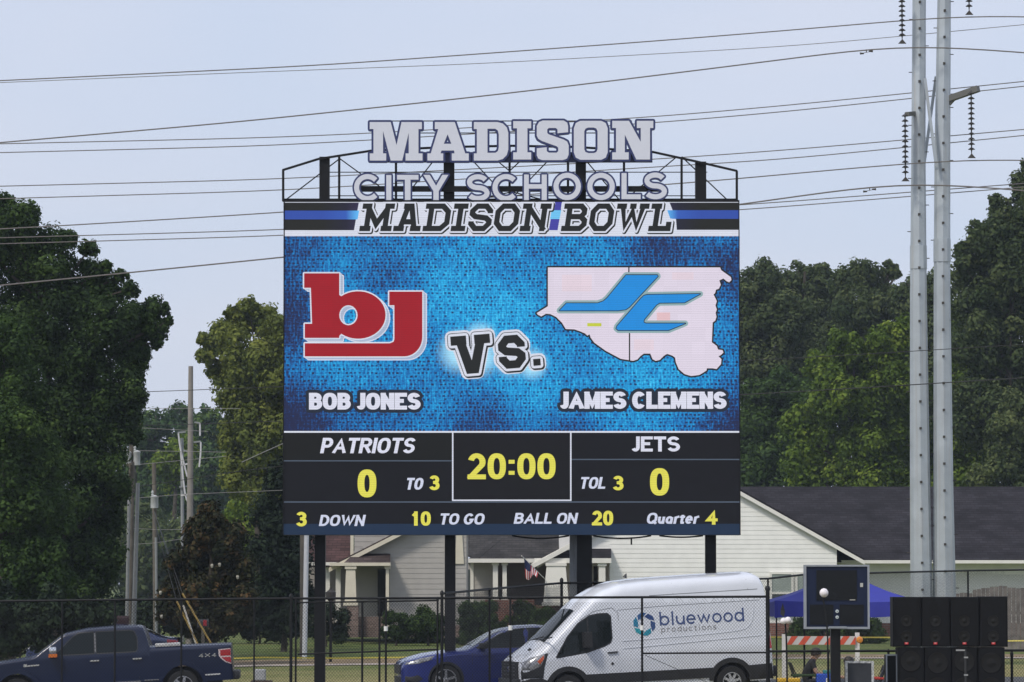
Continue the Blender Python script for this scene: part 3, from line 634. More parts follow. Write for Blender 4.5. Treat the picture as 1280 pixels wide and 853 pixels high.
q = MB(); wallbox(q, 383, 436, 703, 707, D1 + .95, .12); q.build('gutter', trim, h1)
q = MB(); siding(q, pz([(386, 782), (445, 782), (445, 707), (386, 707)], D1 + 3), D1 + 3, .2); wallbox(q, 386, 445, 707, 782, D1 + 3.03, 4); q.build('side_wall', sid_tan, h1)
for a, b in ((406, 412.5), (419.5, 426)): column(h1, a, b, 707, 782, D1 + 1.4, .97)
q = MB(); wallbox(q, 438, 442, 660, 694, D1 - .03, .05); q.build('corner_board', cream, h1)

# flag on the porch
fl = thing('flag', 'small stars and stripes flag on a slanting pole at the porch', 'flag', P(681, 724, D3 - 1.4))
q = MB(); q.tube([P(681, 724, D3 - 1.4), P(652, 695, D3 - 2.6)], .022, 6); q.build('pole', mat('pole_pale', (.6, .58, .55), .4), fl)
q = MB(); nu, nv = 13, 14
c0, c1 = Vector(P(655, 698, D3 - 2.5)), Vector(P(673, 716, D3 - 1.75)); vv = []
for j in range(nv + 1):
    for i in range(nu + 1):
        a = c0.lerp(c1, i / nu); k = j / nv; p = a.lerp(Vector(P(657 + 14 * i / nu, 722 + 3.5 * math.sin(i * .5), D3 - 2.2)), k); p.y += .10 * math.sin(i * 1.3 + k * 2) * k; vv.append(p)
for j in range(nv):
    for i in range(nu):
        q.mi = 2 if (i < 6 and j < 7) else (i % 2); o_ = j * (nu + 1) + i; q.f.append([o_, o_ + 1, o_ + nu + 2, o_ + nu + 1]); q.m.append(q.mi)
q.v = [tuple(p) for p in vv]
q.build('cloth', [mat('flag_red', (.5, .03, .04), .8, noise=.1), mat('flag_white', (.75, .73, .7), .8, noise=.05), mat('flag_blue', (.02, .03, .11), .8, noise=.1)], fl, smooth=80)

# hedges and bushes
def bush(label, D, lobes, lm, leaf=.085, name='bush', dens=1.0, **k):
    xs = [l[0] for l in lobes]; c = sum(xs) / len(xs); return tree(name, label, D, lobes, (c, c, min(l[1] for l in lobes)), LEAF[lm], leaf, dens, cat='shrub', trunk_r=.05, sub=.5, **k)
bush('tall clipped box hedge between the second post and the blue sedan', 148, [(x, y, 12) for x in (582, 594, 604, 613) for y in (761, 774, 788, 798)], 'mid', name='hedge', tbias=.3)
bush('dark bush against the beige siding, the smaller of two', 147, [(488, 772, 11), (502, 774, 11), (495, 788, 13), (508, 788, 12), (482, 790, 10)], 'dark', tbias=.5)
bush('dark bush against the beige siding, the larger one beside the gate', 147, [(528, 766, 14), (520, 778, 14), (536, 780, 15), (528, 793, 14), (548, 775, 10), (549, 790, 12)], 'dark', tbias=.55)
bush('clipped round bush right of the brick porch wall, behind the sedan roof', 152, [(650, 760, 12), (660, 764, 12), (648, 775, 13), (663, 778, 12), (655, 790, 14)], 'dark', tbias=.5)
bush('lighter round bush below the big tapered column, above the sedan', 150, [(672, 770, 12), (684, 767, 12), (692, 772, 11), (680, 782, 14), (668, 785, 12), (695, 786, 12), (655, 790, 8)], 'mid', tbias=.3)
bush('low dark hedge in shade below the maroon roof', 146, [(395, 770, 15), (412, 766, 15), (428, 770, 13), (402, 786, 16), (422, 788, 16), (384, 786, 13)], 'conifer', name='hedge', tbias=.7)
bush('tall dark hedge left of the white pole under the scoreboard corner', 143, [(340, 770, 18), (360, 775, 18), (348, 788, 18), (372, 785, 14)], 'conifer', name='hedge', tbias=.7)
bush('wide dark bush behind the striped barricade', 150, [(1000, 785, 16), (1020, 782, 18), (1045, 785, 18), (1070, 782, 18), (1090, 784, 16), (1098, 795, 16), (990, 800, 14), (1015, 805, 18), (1045, 808, 18), (1078, 808, 16)], 'dark', tbias=.6)
bush('young green sapling with yellowish leaves beside the brick porch wall', 149, [(628, 782, 8), (634, 774, 6), (622, 790, 7)], 'bright', .08, tbias=.3)

US = 'understory shrubs on the left'
for lb, lobes, lm in (('dark understory shrub at the left edge, left of the white mailbox', [(-10, 765, 26), (15, 768, 28), (40, 770, 26), (20, 795, 28), (50, 795, 26), (0, 800, 28), (-5, 740, 24), (65, 765, 24), (62, 745, 20)], 'conifer'),
    ('dark understory shrub behind the windscreen and cab roof of the pickup', [(75, 768, 22), (100, 765, 24), (125, 770, 22), (85, 788, 22), (115, 788, 22)], 'conifer'),
    ('dark understory shrub behind the maroon mailbox and the pole bases', [(150, 762, 22), (172, 768, 22), (195, 765, 20), (160, 786, 22), (185, 788, 20)], 'conifer'),
    ('dark understory shrub under the magnolia by the guy wires', [(215, 778, 18), (240, 782, 18), (265, 780, 18), (288, 782, 16), (250, 792, 14)], 'conifer'),
    ('dark understory shrub between magnolia and conifer', [(305, 770, 20), (325, 765, 22), (345, 772, 20), (312, 786, 16), (335, 788, 16)], 'conifer')):
    c_x = sum(l[0] for l in lobes) / len(lobes); tree('shrub', lb, 114 if c_x < 110 else 150, lobes, (c_x, c_x, 760), LEAF[lm], .13, 1.0, US, 'shrub', trunk_r=.05, sub=.5, tbias=.6)

# weathered fence beside the white house
wf = thing('wooden_fence', 'weathered gray wooden privacy fence behind the loudspeakers', 'fence', (X(1240, 135), 135, zg(X(1240, 135), 135)))
q = MB(); xa, xb = X(1194, 135), X(1400, 135); n = int((xb - xa) / .15)
for i in range(n):
    x = xa + i * .15; zt = Z(738 - 0.02 * i + (4 if i < 4 else 0), 135) + random.uniform(-.03, .03) + .12 * math.exp(-((i - 10) / 6) ** 2); dy = random.uniform(-.008, .008)
    q.box(x + .006, x + .144, 135 + dy, 135.02 + dy, zg(x, 135), zt)
q.build('board_panel', mat('gray_wood', (.17, .15, .135), .9, noise=.35, scale=4, bump=.4), wf)
q = MB(); zb = zg(xa, 135); q.box(xa, xb, 135.035, 135.08, zb + .4, zb + .5); q.box(xa, xb, 135.035, 135.08, zb + 1.3, zb + 1.4); q.build('rail', mat('gray_wood', (0, 0, 0)), wf)
# ------------------------------------------------------------------ scoreboard
DB = 90.0
black_steel = mat('black_steel', (.008, .008, .009), .5, noise=.15, scale=4, spec=.2)
sb = thing('scoreboard', 'large video scoreboard on black posts with raised lettering and truss above', 'scoreboard', (X(640, DB), DB, zg(0, DB)))
q = MB(); bx0, bx1 = X(353.3, DB), X(926, DB); bz0, bz1 = Z(669, DB), Z(251.5, DB)
q.box(bx0, bx1, DB + .012, DB + .7, bz0, bz1); cab = q.build('cabinet', mat('cabinet_black', (.008, .008, .009), .5, noise=.1), sb)
# support posts
gl = zg(0, DB) - .3
for px0, px1, top in ((392, 405.5, 196), (555.5, 569, 190), (883, 896.5, 203)):
    q = MB(); a, b = X(px0, DB + .35), X(px1, DB + .35); q.box(a, b, DB + .75, DB + 1.0, gl, bz0 + .5); q.build('support_post', black_steel, sb)
q = MB(); q.box(X(721.5, DB + .4), X(740.5, DB + .4), DB + .75, DB + 1.1, gl, bz0 + .5); q.build('support_post', black_steel, sb)
q = MB(); q.box(X(712.5, DB + .4), X(721.4, DB + .4), DB + .72, DB + 1.05, gl, bz0 + .02)
q.tube([(X(719, DB), DB + .69, bz0), (X(718, DB), DB + .69, bz0 - .5), (X(721, DB), DB + .69, bz0 - 1.1), (X(722, DB), DB + .69, bz0 - 1.9)], .012, 5)
q.build('electrical_box', mat('box_gray', (.12, .13, .14), .5, noise=.1), sb)
q = MB()
for a, b, sag in ((640, 712, 3.5), (741, 815, 3.5), (825, 880, 2)):
    q.tube([(X(a + (b - a) * i / 10, DB), DB + .4, Z(669.5 + sag * (1 - (2 * i / 10 - 1) ** 2), DB)) for i in range(11)], .02, 5)
q.tube([(X(790, DB), DB + .4, Z(672, DB)), (X(790, DB), DB + .4, Z(681, DB))], .02, 5); q.build('hanging_cable', black_steel, sb)
# upper frame
fd = DB + .42
for px0, px1, top in ((398, 410.5, 197), (554, 567.5, 186), (720, 733, 186), (870.5, 884, 203)):
    q = MB(); q.box(X(px0, fd), X(px1, fd), fd - .16, fd + .16, Z(252, fd), Z(top, fd)); q.build('frame_post', black_steel, sb)
q = MB()
chord = [(353, 213), (398, 199), (465, 188.5), (560, 184), (640, 182.5), (720, 184), (815, 190), (870, 202), (921.5, 214)]
yc = lambda x: float(np.interp(x, [c[0] for c in chord], [c[1] for c in chord]))
for a, b in zip(chord, chord[1:]): q.bar(P(*a, fd - .2), P(*b, fd - .2), .05)
for x in (354, 424, 495, 637, 710, 780, 852, 921): q.bar(P(x, yc(x), fd - .2), P(x, 252, fd - .2), .055)
for a, b in (((356, 251), (424, 199)), ((424, 198), (468, 230)), ((468, 228), (495, 251)), ((503, 251), (546, 196)), ((590, 200), (637, 251)), ((637, 214), (620, 200)), ((637, 214), (652, 200)), ((637, 251), (690, 196)), ((730, 198), (775, 251)), ((780, 251), (845, 197)), ((852, 196), (910, 251)), ((640, 240), (675, 249)), ((640, 240), (600, 249))):
    q.bar(P(*a, fd - .15), P(*b, fd - .15), .026)
for y, x0, x1, wd in ((215.5, 404, 884, .02), (245, 404, 870, .02), (151.5, 476, 790, .022), (166.5, 500, 780, .022), (251, 354, 921.5, .09)): q.bar(P(x0, y, fd - .1), P(x1, y, fd - .1), wd)
q.build('truss', black_steel, sb)
q = MB(); q.box(X(450, DB + .2), X(832, DB + .2), DB + .13, DB + .2, Z(239, DB), Z(232, DB)); q.build('letter_rail', black_steel, sb)
navy = mat('letter_navy', (.022, .032, .12), .45, noise=.08); facem = mat('letter_face_gray', (.61, .63, .71), .45, noise=.02)
q = MB(); q.box(X(462, DB), X(817, DB), DB + .13, DB + .19, Z(202.5, DB), Z(189.5, DB)); q.build('letter_rail', navy, sb)
def solid(mb, loops, D0, D1):
    v, t = fill(loops)
    ed = {}
    for a, b, c in t:
        for e in ((a, b), (b, c), (c, a)): ed[e] = ed.get(e, 0) + 1
    n = len(v); mb.add([P(x, y, D0) for x, y in v] + [P(x, y, D0)[:1] + (D1,) + P(x, y, D0)[2:] for x, y in v],
        t + [tuple(n + i for i in f[::-1]) for f in t] + [(a, b, n + b, n + a) for (a, b) in ed if (b, a) not in ed]); return mb
def sheet(mb, loops, D, shift=(0, 0)):
    v, t = fill(loops); mb.add([P(x + shift[0], y + shift[1], D) for x, y in v], t); return mb
def zc(pts, k, ox, oy): return [(ox + x / k, oy + y / k) for x, y in pts]
LM = {
 'M': ([[(118,68),(258,68),(297,222),(330,68),(466,68),(466,115),(443,115),(443,277),(470,277),(470,325),(357,325),(357,277),(378,277),(378,140),(335,325),(258,325),(207,128),(207,277),(228,277),(228,325),(118,325),(118,277),(143,277),(143,115),(118,115)]], 0),
 'A': ([[(552,68),(685,68),(755,277),(778,277),(778,325),(665,325),(665,277),(683,277),(680,258),(597,258),(590,277),(608,277),(608,325),(503,325),(503,277),(525,277),(575,115),(552,115)], [(637,150),(662,213),(612,213)]], 0),
 'D': ([[(812,68),(970,68),(1005,78),(1032,104),(1042,140),(1042,250),(1032,288),(1005,315),(970,325),(812,325),(812,277),(832,277),(832,115),(812,115)], [(903,113),(955,113),(972,125),(978,150),(978,240),(972,262),(955,273),(903,273)]], 0),
 'I': ([[(8,62),(128,62),(128,110),(103,110),(103,270),(128,270),(128,318),(8,318),(8,270),(33,270),(33,110),(8,110)]], 1),
 'S': ([[(165,95),(180,68),(205,58),(345,58),(368,72),(374,95),(374,136),(303,143),(303,118),(292,108),(245,108),(235,118),(235,140),(245,150),(345,185),(368,198),(378,225),(378,285),(366,312),(340,322),(200,322),(175,312),(165,290),(165,243),(232,236),(232,262),(245,272),(298,272),(308,262),(308,240),(298,230),(200,195),(175,180),(165,160)]], 1),
 'O': ([[(412,110),(425,75),(455,60),(595,60),(625,75),(638,110),(638,270),(625,305),(595,320),(455,320),(425,305),(412,270)], [(482,130),(490,112),(510,105),(545,105),(562,112),(570,130),(570,250),(562,268),(545,275),(510,275),(490,268),(482,250)]], 1),
 'N': ([[(668,60),(780,60),(858,200),(858,108),(832,108),(832,60),(942,60),(942,108),(920,108),(920,318),(828,318),(752,152),(752,270),(778,270),(778,318),(668,318),(668,270),(693,270),(693,108),(668,108)]], 1)}
def sign_letter(loops, out, D):
    lo = [ccw(loops[0])] + [cw(l) for l in loops[1:]] if len(loops) <= 2 and isinstance(loops, list) else loops
    b = solid(MB(), grow(lo, out), D, D + .12).build('sign_letter', navy, sb)
    sheet(MB(), lo, D - .006).build('letter_face', facem, b)
for ch in 'MADISON':
    lp, c = LM[ch]; sign_letter([zc(l, 5.332, 640 if c else 440, 140) for l in lp], 2.5, DB)
k1 = lambda pts: zc(pts, 5.33, 440, 140); k2 = lambda pts: zc(pts, 5.332, 640, 140)
W_ = 6.3
def circ(x, y, r, a0, a1): return [(x + r * math.cos(R(a0 + (a1 - a0) * i / 26)), y + r * math.sin(R(a0 + (a1 - a0) * i / 26))) for i in range(27)]
def cs(x): return stroke(circ(x, 234.7, 13.8, -43, -317), W_)
def ess(x, y, w2, h2):   # the rounded S
    return stroke([(x + u * w2, y - v * h2) for u, v in arc(0, .5, .92, .5, 25, 270, 18) + arc(.02, -.5, 1, .5, 90, -152, 18)[1:]], W_)
def rect(x0, y0, x1, y1): return [[(x0, y0), (x1, y0), (x1, y1), (x0, y1)]]
def cring(x): return stroke(circ(x, 233.3, 14.0, 0, 360)[:-1], W_, True)
city = [cs(459.5), rect(482.8, 219, 489.2, 251), [k1([(300,420),(443,420),(443,452),(390,452),(390,592),(352,592),(352,452),(300,452)])],
        [k1([(475,420),(518,420),(560,492),(602,420),(642,420),(578,528),(578,592),(542,592),(542,528)])],
        ess(597.3, 234.8, 11.3, 13.6), cs(632.5), [k2([(80,418),(112,418),(112,482),(198,482),(198,418),(232,418),(232,590),(198,590),(198,512),(112,512),(112,590),(80,590)])],
        cring(709), cring(751.3), [k2([(730,408),(764,408),(764,550),(858,550),(858,582),(730,582)])], ess(819, 232.6, 11.3, 13.6)]
for lp in city:
    lp = [ccw(lp[0])] + [cw(l) for l in lp[1:]]
    sign_letter(lp, 2.1, DB + .02)

# the video screen: the picture it shows is flat, layer on layer 2 mm apart
F = lambda n: DB - .002 * n
def burlap():
    m = bpy.data.materials.new('led_burlap'); m.use_nodes = True; t = m.node_tree; b = t.nodes['Principled BSDF']; N = t.nodes.new; Lk = t.links.new
    tc = N('ShaderNodeTexCoord'); sp = N('ShaderNodeSeparateXYZ'); Lk(tc.outputs['Object'], sp.inputs[0]); cb = N('ShaderNodeCombineXYZ'); Lk(sp.outputs[0], cb.inputs[0]); Lk(sp.outputs[2], cb.inputs[1])
    nd = N('ShaderNodeTexNoise'); nd.inputs['Scale'].default_value = 5; nd.inputs['Detail'].default_value = 3; Lk(cb.outputs[0], nd.inputs[0])
    wv = N('ShaderNodeVectorMath'); wv.operation = 'SCALE'; wv.inputs['Scale'].default_value = .055; Lk(nd.outputs[1], wv.inputs[0])
    av = N('ShaderNodeVectorMath'); av.operation = 'ADD'; Lk(cb.outputs[0], av.inputs[0]); Lk(wv.outputs[0], av.inputs[1])
    br = N('ShaderNodeTexBrick'); br.offset = .3; br.inputs['Scale'].default_value = 1; br.inputs['Brick Width'].default_value = .098; br.inputs['Row Height'].default_value = .088
    br.inputs['Mortar Size'].default_value = .027; br.inputs['Mortar Smooth'].default_value = .35; br.inputs['Color1'].default_value = (0, 0, 0, 1); br.inputs['Color2'].default_value = (.9, .9, .9, 1); br.inputs['Mortar'].default_value = (1, 1, 1, 1)
    Lk(av.outputs[0], br.inputs[0])
    st = N('ShaderNodeMapping'); st.inputs['Scale'].default_value = (5, 22, 1); Lk(cb.outputs[0], st.inputs[0])
    n1 = N('ShaderNodeTexNoise'); n1.inputs['Scale'].default_value = 1.6; n1.inputs['Detail'].default_value = 5; n1.inputs['Roughness'].default_value = .75; Lk(st.outputs[0], n1.inputs[0])
    st2 = N('ShaderNodeMapping'); st2.inputs['Scale'].default_value = (26, 4, 1); Lk(cb.outputs[0], st2.inputs[0])
    n1b = N('ShaderNodeTexNoise'); n1b.inputs['Scale'].default_value = 1.0; n1b.inputs['Detail'].default_value = 4; Lk(st2.outputs[0], n1b.inputs[0])
    n2 = N('ShaderNodeTexNoise'); n2.inputs['Scale'].default_value = .42; n2.inputs['Detail'].default_value = 5; n2.inputs['Roughness'].default_value = .55; Lk(cb.outputs[0], n2.inputs[0])
    # the printed picture is bright in the middle, dark at its left edge, lower corners and upper right
    def blob(x, z, r, am):
        v = N('ShaderNodeVectorMath'); v.operation = 'DISTANCE'; v.inputs[1].default_value = (x, z, 0); Lk(cb.outputs[0], v.inputs[0])
        g = N('ShaderNodeMapRange'); g.interpolation_type = 'SMOOTHSTEP'; g.inputs[1].default_value = 0; g.inputs[2].default_value = r; g.inputs[3].default_value = am; g.inputs[4].default_value = 0; Lk(v.outputs[1], g.inputs[0]); return g.outputs[0]
    def add(a, b_, op='ADD', k=None):
        x = N('ShaderNodeMath'); x.operation = op; Lk(a, x.inputs[0])
        if k is None: Lk(b_, x.inputs[1])
        else: x.inputs[1].default_value = k
        return x.outputs[0]
    zb = zg(0, DB)
    bp_ = lambda px, py: (P(px, py, DB)[0], P(px, py, DB)[2] - zb)
    acc = None
    for px, py, r, am in ((350, 400, 1.6, -.42), (352, 310, 1.5, -.30), (360, 535, 1.9, -.45), (470, 535, 1.6, -.22), (600, 545, 1.5, -.3), (830, 310, 1.6, -.34), (925, 330, 1.5, -.32), (925, 540, 1.7, -.42), (700, 545, 1.2, -.25), (480, 345, 1.3, -.12),
                          (560, 330, 2.6, .08), (640, 370, 2.4, .06), (620, 440, 2.2, .08), (660, 480, 2.0, .06), (760, 480, 1.8, .08), (880, 450, 1.6, .06)):
        o = blob(*bp_(px, py), r, am); acc = o if acc is None else add(acc, o)
    big = add(add(n2.outputs[0], None, 'MULTIPLY', .75), acc)
    thr = add(add(br.outputs[0], None, 'MULTIPLY', .44), add(add(n1.outputs[0], None, 'MULTIPLY', .95), add(n1b.outputs[0], None, 'MULTIPLY', .95)))
    tot = add(add(thr, big), None, 'ADD', -1.20)
    rp = N('ShaderNodeValToRGB'); e = rp.color_ramp.elements; e[0].position = .10; e[0].color = (*lin((26, 34, 70)), 1); e[1].position = .95; e[1].color = (*lin((84, 203, 248)), 1)
    for p, c in ((.26, (20, 58, 116)), (.46, (10, 110, 182)), (.68, (22, 154, 216)), (.84, (44, 184, 236))): k = e.new(p); k.color = (*lin(c), 1)
    Lk(tot, rp.inputs[0])
    # white glow drawn round the Vs. lettering
    gl_ = None
    for px, py, r in ((598, 445, .62), (575, 440, .62), (640, 445, .6), (665, 455, .45), (600, 425, .5)):
        o = blob(*bp_(px, py), r * 1.05, 1.0); gl_ = o if gl_ is None else add(gl_, o, 'MAXIMUM')
    gm = N('ShaderNodeMath'); gm.operation = 'MULTIPLY'; gm.use_clamp = True; gm.inputs[1].default_value = 1.35; Lk(gl_, gm.inputs[0])
    mx = N('ShaderNodeMix'); mx.data_type = 'RGBA'; Lk(gm.outputs[0], mx.inputs[0]); Lk(rp.outputs[0], mx.inputs[6]); mx.inputs[7].default_value = (*lin((165, 222, 248)), 1)
    Lk(mx.outputs[2], b.inputs['Emission Color']); b.inputs['Base Color'].default_value = (.01, .01, .012, 1); b.inputs['Specular IOR Level'].default_value = .15; modules(m)
    return m
WHT = led('white', (214, 218, 232)); BLK = led('black', (26, 28, 26)); YEL = led('yellow', (222, 216, 84)); RED = led('red', (156, 12, 28)); SHD = led('shade', (168, 182, 208))
PAN = led('panel', (4, 5, 10)); PANO = led('panel_olive', (9, 11, 6)); NVY = led('cabinet_sheen', (20, 42, 68)); LINE = led('line', (78, 90, 106)); TXT = led('text', (218, 220, 236)); TXD = led('text_dim', (205, 210, 230))
scr = sheet(MB(), rect(354.3, 295.5, 924.6, 539), F(0)).build('video_screen', burlap(), sb)
def layer(name, m, *sh, n=1):
    for lp in sh: o = sheet(MB(), lp, F(n)).build(name, m, scr)
    return o
def scan(name, a, b, y0, y1):
    """banner stripe whose colour runs along x as the broadcast graphic does"""
    m = bpy.data.materials.new(name); m.use_nodes = True; t = m.node_tree; bs = t.nodes['Principled BSDF']; N = t.nodes.new; Lk = t.links.new
    tc = N('ShaderNodeTexCoord'); sp = N('ShaderNodeSeparateXYZ'); Lk(tc.outputs['Object'], sp.inputs[0]); ab = N('ShaderNodeMath'); ab.operation = 'ABSOLUTE'; Lk(sp.outputs[0], ab.inputs[0])
    rp = N('ShaderNodeValToRGB'); mr = N('ShaderNodeMapRange'); mr.inputs[1].default_value = abs(X(924, DB)); mr.inputs[2].default_value = abs(X(446, DB)) * .99; Lk(ab.outputs[0], mr.inputs[0]); Lk(mr.outputs[0], rp.inputs[0])
    e = rp.color_ramp.elements; e[0].color = (*lin(a[0]), 1); e[0].position = .5; e[1].color = (*lin(a[2]), 1); k = e.new(.82); k.color = (*lin(a[1]), 1)
    Lk(rp.outputs[0], bs.inputs['Emission Color']); bs.inputs['Emission Strength'].default_value = 1; bs.inputs['Base Color'].default_value = (.01, .01, .01, 1); bs.inputs['Specular IOR Level'].default_value = .15
    return m
layer('banner_ground', WHT, rect(354.3, 252.8, 924.4, 295.5), n=0)
layer('banner_bar', scan('led_bar_black', ((27, 28, 26), (29, 29, 48), (48, 42, 74)), 0, 0, 0), [[(354.3, 253.5), (448.5, 253.5), (442.5, 288), (354.3, 288)]], [[(837, 253.5), (924.3, 253.5), (924.3, 287.5), (846, 287.5), (845, 274)]], n=1)
layer('banner_stripe', scan('led_bar_blue', ((46, 76, 164), (50, 90, 180), (98, 190, 250)), 0, 0, 0), [[(354.3, 263.5), (449, 263.5), (447, 274.5), (354.3, 274.5)]], [[(834, 263), (924.3, 263), (924.3, 273.8), (838, 273.8)]], n=2)
layer('banner_accent', led('accent', (66, 64, 160)), [[(692, 252.8), (703, 252.8), (697, 288), (686, 288)]], n=1)
layer('banner_accent', led('accent_cyan', (110, 195, 242)), [[(689.5, 263), (701.5, 263), (699.5, 274), (687.5, 274)]], n=2)
BW = text('MADISON', 449.5, 690, 254.6, 289.2, .195, SLAB, gap=.09, shear=.15) + text('BOWL', 701, 843, 254.6, 289.2, .195, SLAB, gap=.09, shear=.15)
sh = [[(x + 1.1, y + 1.1) for x, y in l] for l in BW]
layer('banner_lettering', WHT, grow(BW, 4.0), n=3)
layer('banner_lettering', BLK, grow(sh, 2.7), n=4); layer('banner_lettering', WHT, grow(BW, 2.15), n=5); layer('banner_lettering', BLK, BW, n=6)
# red monogram
z3 = lambda p: zc(p, 6.563, 370, 330)
ARC = lambda cx, cy, rx, ry, a0, a1, n=14: [(cx + rx * math.cos(R(a0 + (a1 - a0) * i / n)), cy + ry * math.sin(R(a0 + (a1 - a0) * i / n))) for i in range(n + 1)]
bj = [ccw(z3([(67, 78), (355, 78), (355, 256)] + ARC(510, 420, 225, 195, -128, 128, 30) + [(355, 592), (355, 608), (72, 608), (72, 492), (132, 492), (122, 197), (67, 197)])), cw(z3(ARC(430, 422, 75, 82, 0, 345, 23))),
      ccw(z3([(765, 228), (1036, 228), (1036, 600)] + ARC(886, 600, 150, 160, 0, 90, 10) + [(72, 760), (72, 652), (770, 652), (800, 640), (807, 620), (807, 340), (765, 340)]))]
bs_ = [[(x + 4.4, y + 3.4) for x, y in l] for l in bj]; bm_ = [[(x + 2.2, y + 1.7) for x, y in l] for l in bj]
layer('team_logo', WHT, grow(bs_, 1.5) + grow(bm_, 1.5) + grow(bj, 1.7), n=1); layer('team_logo', SHD, grow(bs_, .2) + grow(bm_, .9), n=2); layer('team_logo', WHT, grow(bj, 1.6), n=3); layer('team_logo', RED, bj, n=4)
# county outline with two-letter emblem
z4 = lambda p: zc(p, 4.83, 660, 325)
county = [ccw(z4([(120,46),(1160,46),(1166,62),(1225,105),(1228,122),(1215,136),(1200,130),(1180,113),(1155,125),(1164,150),(1152,175),(1135,180),(1130,200),(1120,210),(1130,228),(1140,250),(1132,275),(1140,300),(1133,320),(1138,345),(1130,368),(1115,378),(1110,498),(1140,520),(1148,542),(1175,545),(1180,560),(1165,575),(1150,582),(1168,600),(1165,630),(1138,660),(1115,655),(1080,655),(1078,668),(1060,680),(1035,695),(985,702),(945,690),(910,660),(893,620),(888,590),(870,578),(840,568),(820,580),(795,605),(770,610),(752,600),(738,566),(700,566),(680,580),(660,602),(635,610),(560,598),(470,550),(400,500),(378,470),(372,450),(358,458),(345,445),(310,430),(280,420),(228,418),(205,380),(170,345),(135,328),(108,326),(80,342),(60,332),(52,322),(120,280)]))]
layer('county_map', BLK, grow(county, 2.0), n=1); layer('county_map', led('map', (222, 212, 228)), county, n=2)
layer('county_map', led('map_pink', (226, 209, 221)), [z4([(205, 90), (385, 90), (385, 190), (205, 190)])], [z4([(870, 75), (1000, 75), (1000, 120), (870, 120)])], [z4([(640, 480), (760, 480), (760, 545), (640, 545)])], n=3)
layer('county_map', led('map_salmon', (228, 192, 198)), [z4([(778, 318), (858, 318), (858, 372), (778, 372)])], n=3)
layer('county_map', BLK, [z4([(605, 46), (613, 46), (613, 80), (605, 80)])], [z4([(609, 438), (617, 438), (617, 608), (609, 608)])], n=3)
layer('county_map', led('map_yellow', (196, 204, 60)), [z4([(358, 382), (443, 382), (443, 402), (358, 402)])], n=3)
jc1 = [ccw(z4([(592, 92), (780, 92), (784, 100), (612, 285)] + [(590, 300), (545, 306), (190, 306), (232, 262), (420, 262), (455, 250), (478, 230)]))]
jc2 = [ccw(z4([(720, 211), (1040, 206), (945, 258), (795, 260), (775, 272), (700, 362), (698, 378), (712, 384), (950, 384), (848, 425), (545, 425), (533, 415), (538, 400), (680, 235), (700, 216)]))]
layer('emblem', led('emblem_edge', (142, 172, 176)), grow(jc1, 3.6) + grow(jc2, 3.6), n=4); layer('emblem', led('emblem_line', (24, 34, 52)), grow(jc1, 1.0), grow(jc2, 1.0), n=5); layer('emblem', led('emblem_blue', (24, 138, 218)), jc1, jc2, n=6)
# Vs.
VS = text('V', 565, 613.5, 417, 464.5, .23, SLAB, gap=0) + text('s', 623.5, 656.5, 421, 462, .23, SLAB, gap=0) + text('.', 662, 679, 447, 462, .8, {'.': (1, [[(.5, 0), (.5, 1)]])})
VS[-1:] = [ccw([(666, 453), (666, 461), (674.5, 461), (674.5, 453)])]
rt = R(-4.5); VS = [[(620 + (x - 620) * math.cos(rt) - (y - 443) * math.sin(rt), 443 + (x - 620) * math.sin(rt) + (y - 443) * math.cos(rt)) for x, y in l] for l in VS]
vs_s = [[(x + 1.3, y + 1.5) for x, y in l] for l in VS]
layer('versus_lettering', WHT, grow(VS, 7.0), n=1); layer('versus_lettering', BLK, grow(vs_s, 4.2) + grow(VS, 4.3), n=2); layer('versus_lettering', WHT, grow(VS, 3.5), n=3); layer('versus_lettering', BLK, grow(VS, .3), n=4)
for s_, a, b, y0, y1 in (('BOB JONES', 386.5, 525.5, 491.5, 512), ('JAMES CLEMENS', 700, 908, 490, 511)):
    lp = text(s_, a, b, y0, y1, .215, gap=.05, space=.3, fat=1.36)
    layer('team_name', led('name_edge', (26, 36, 52)), grow(lp, 4.3), n=1); layer('team_name', TXT, grow(lp, .25), n=2)
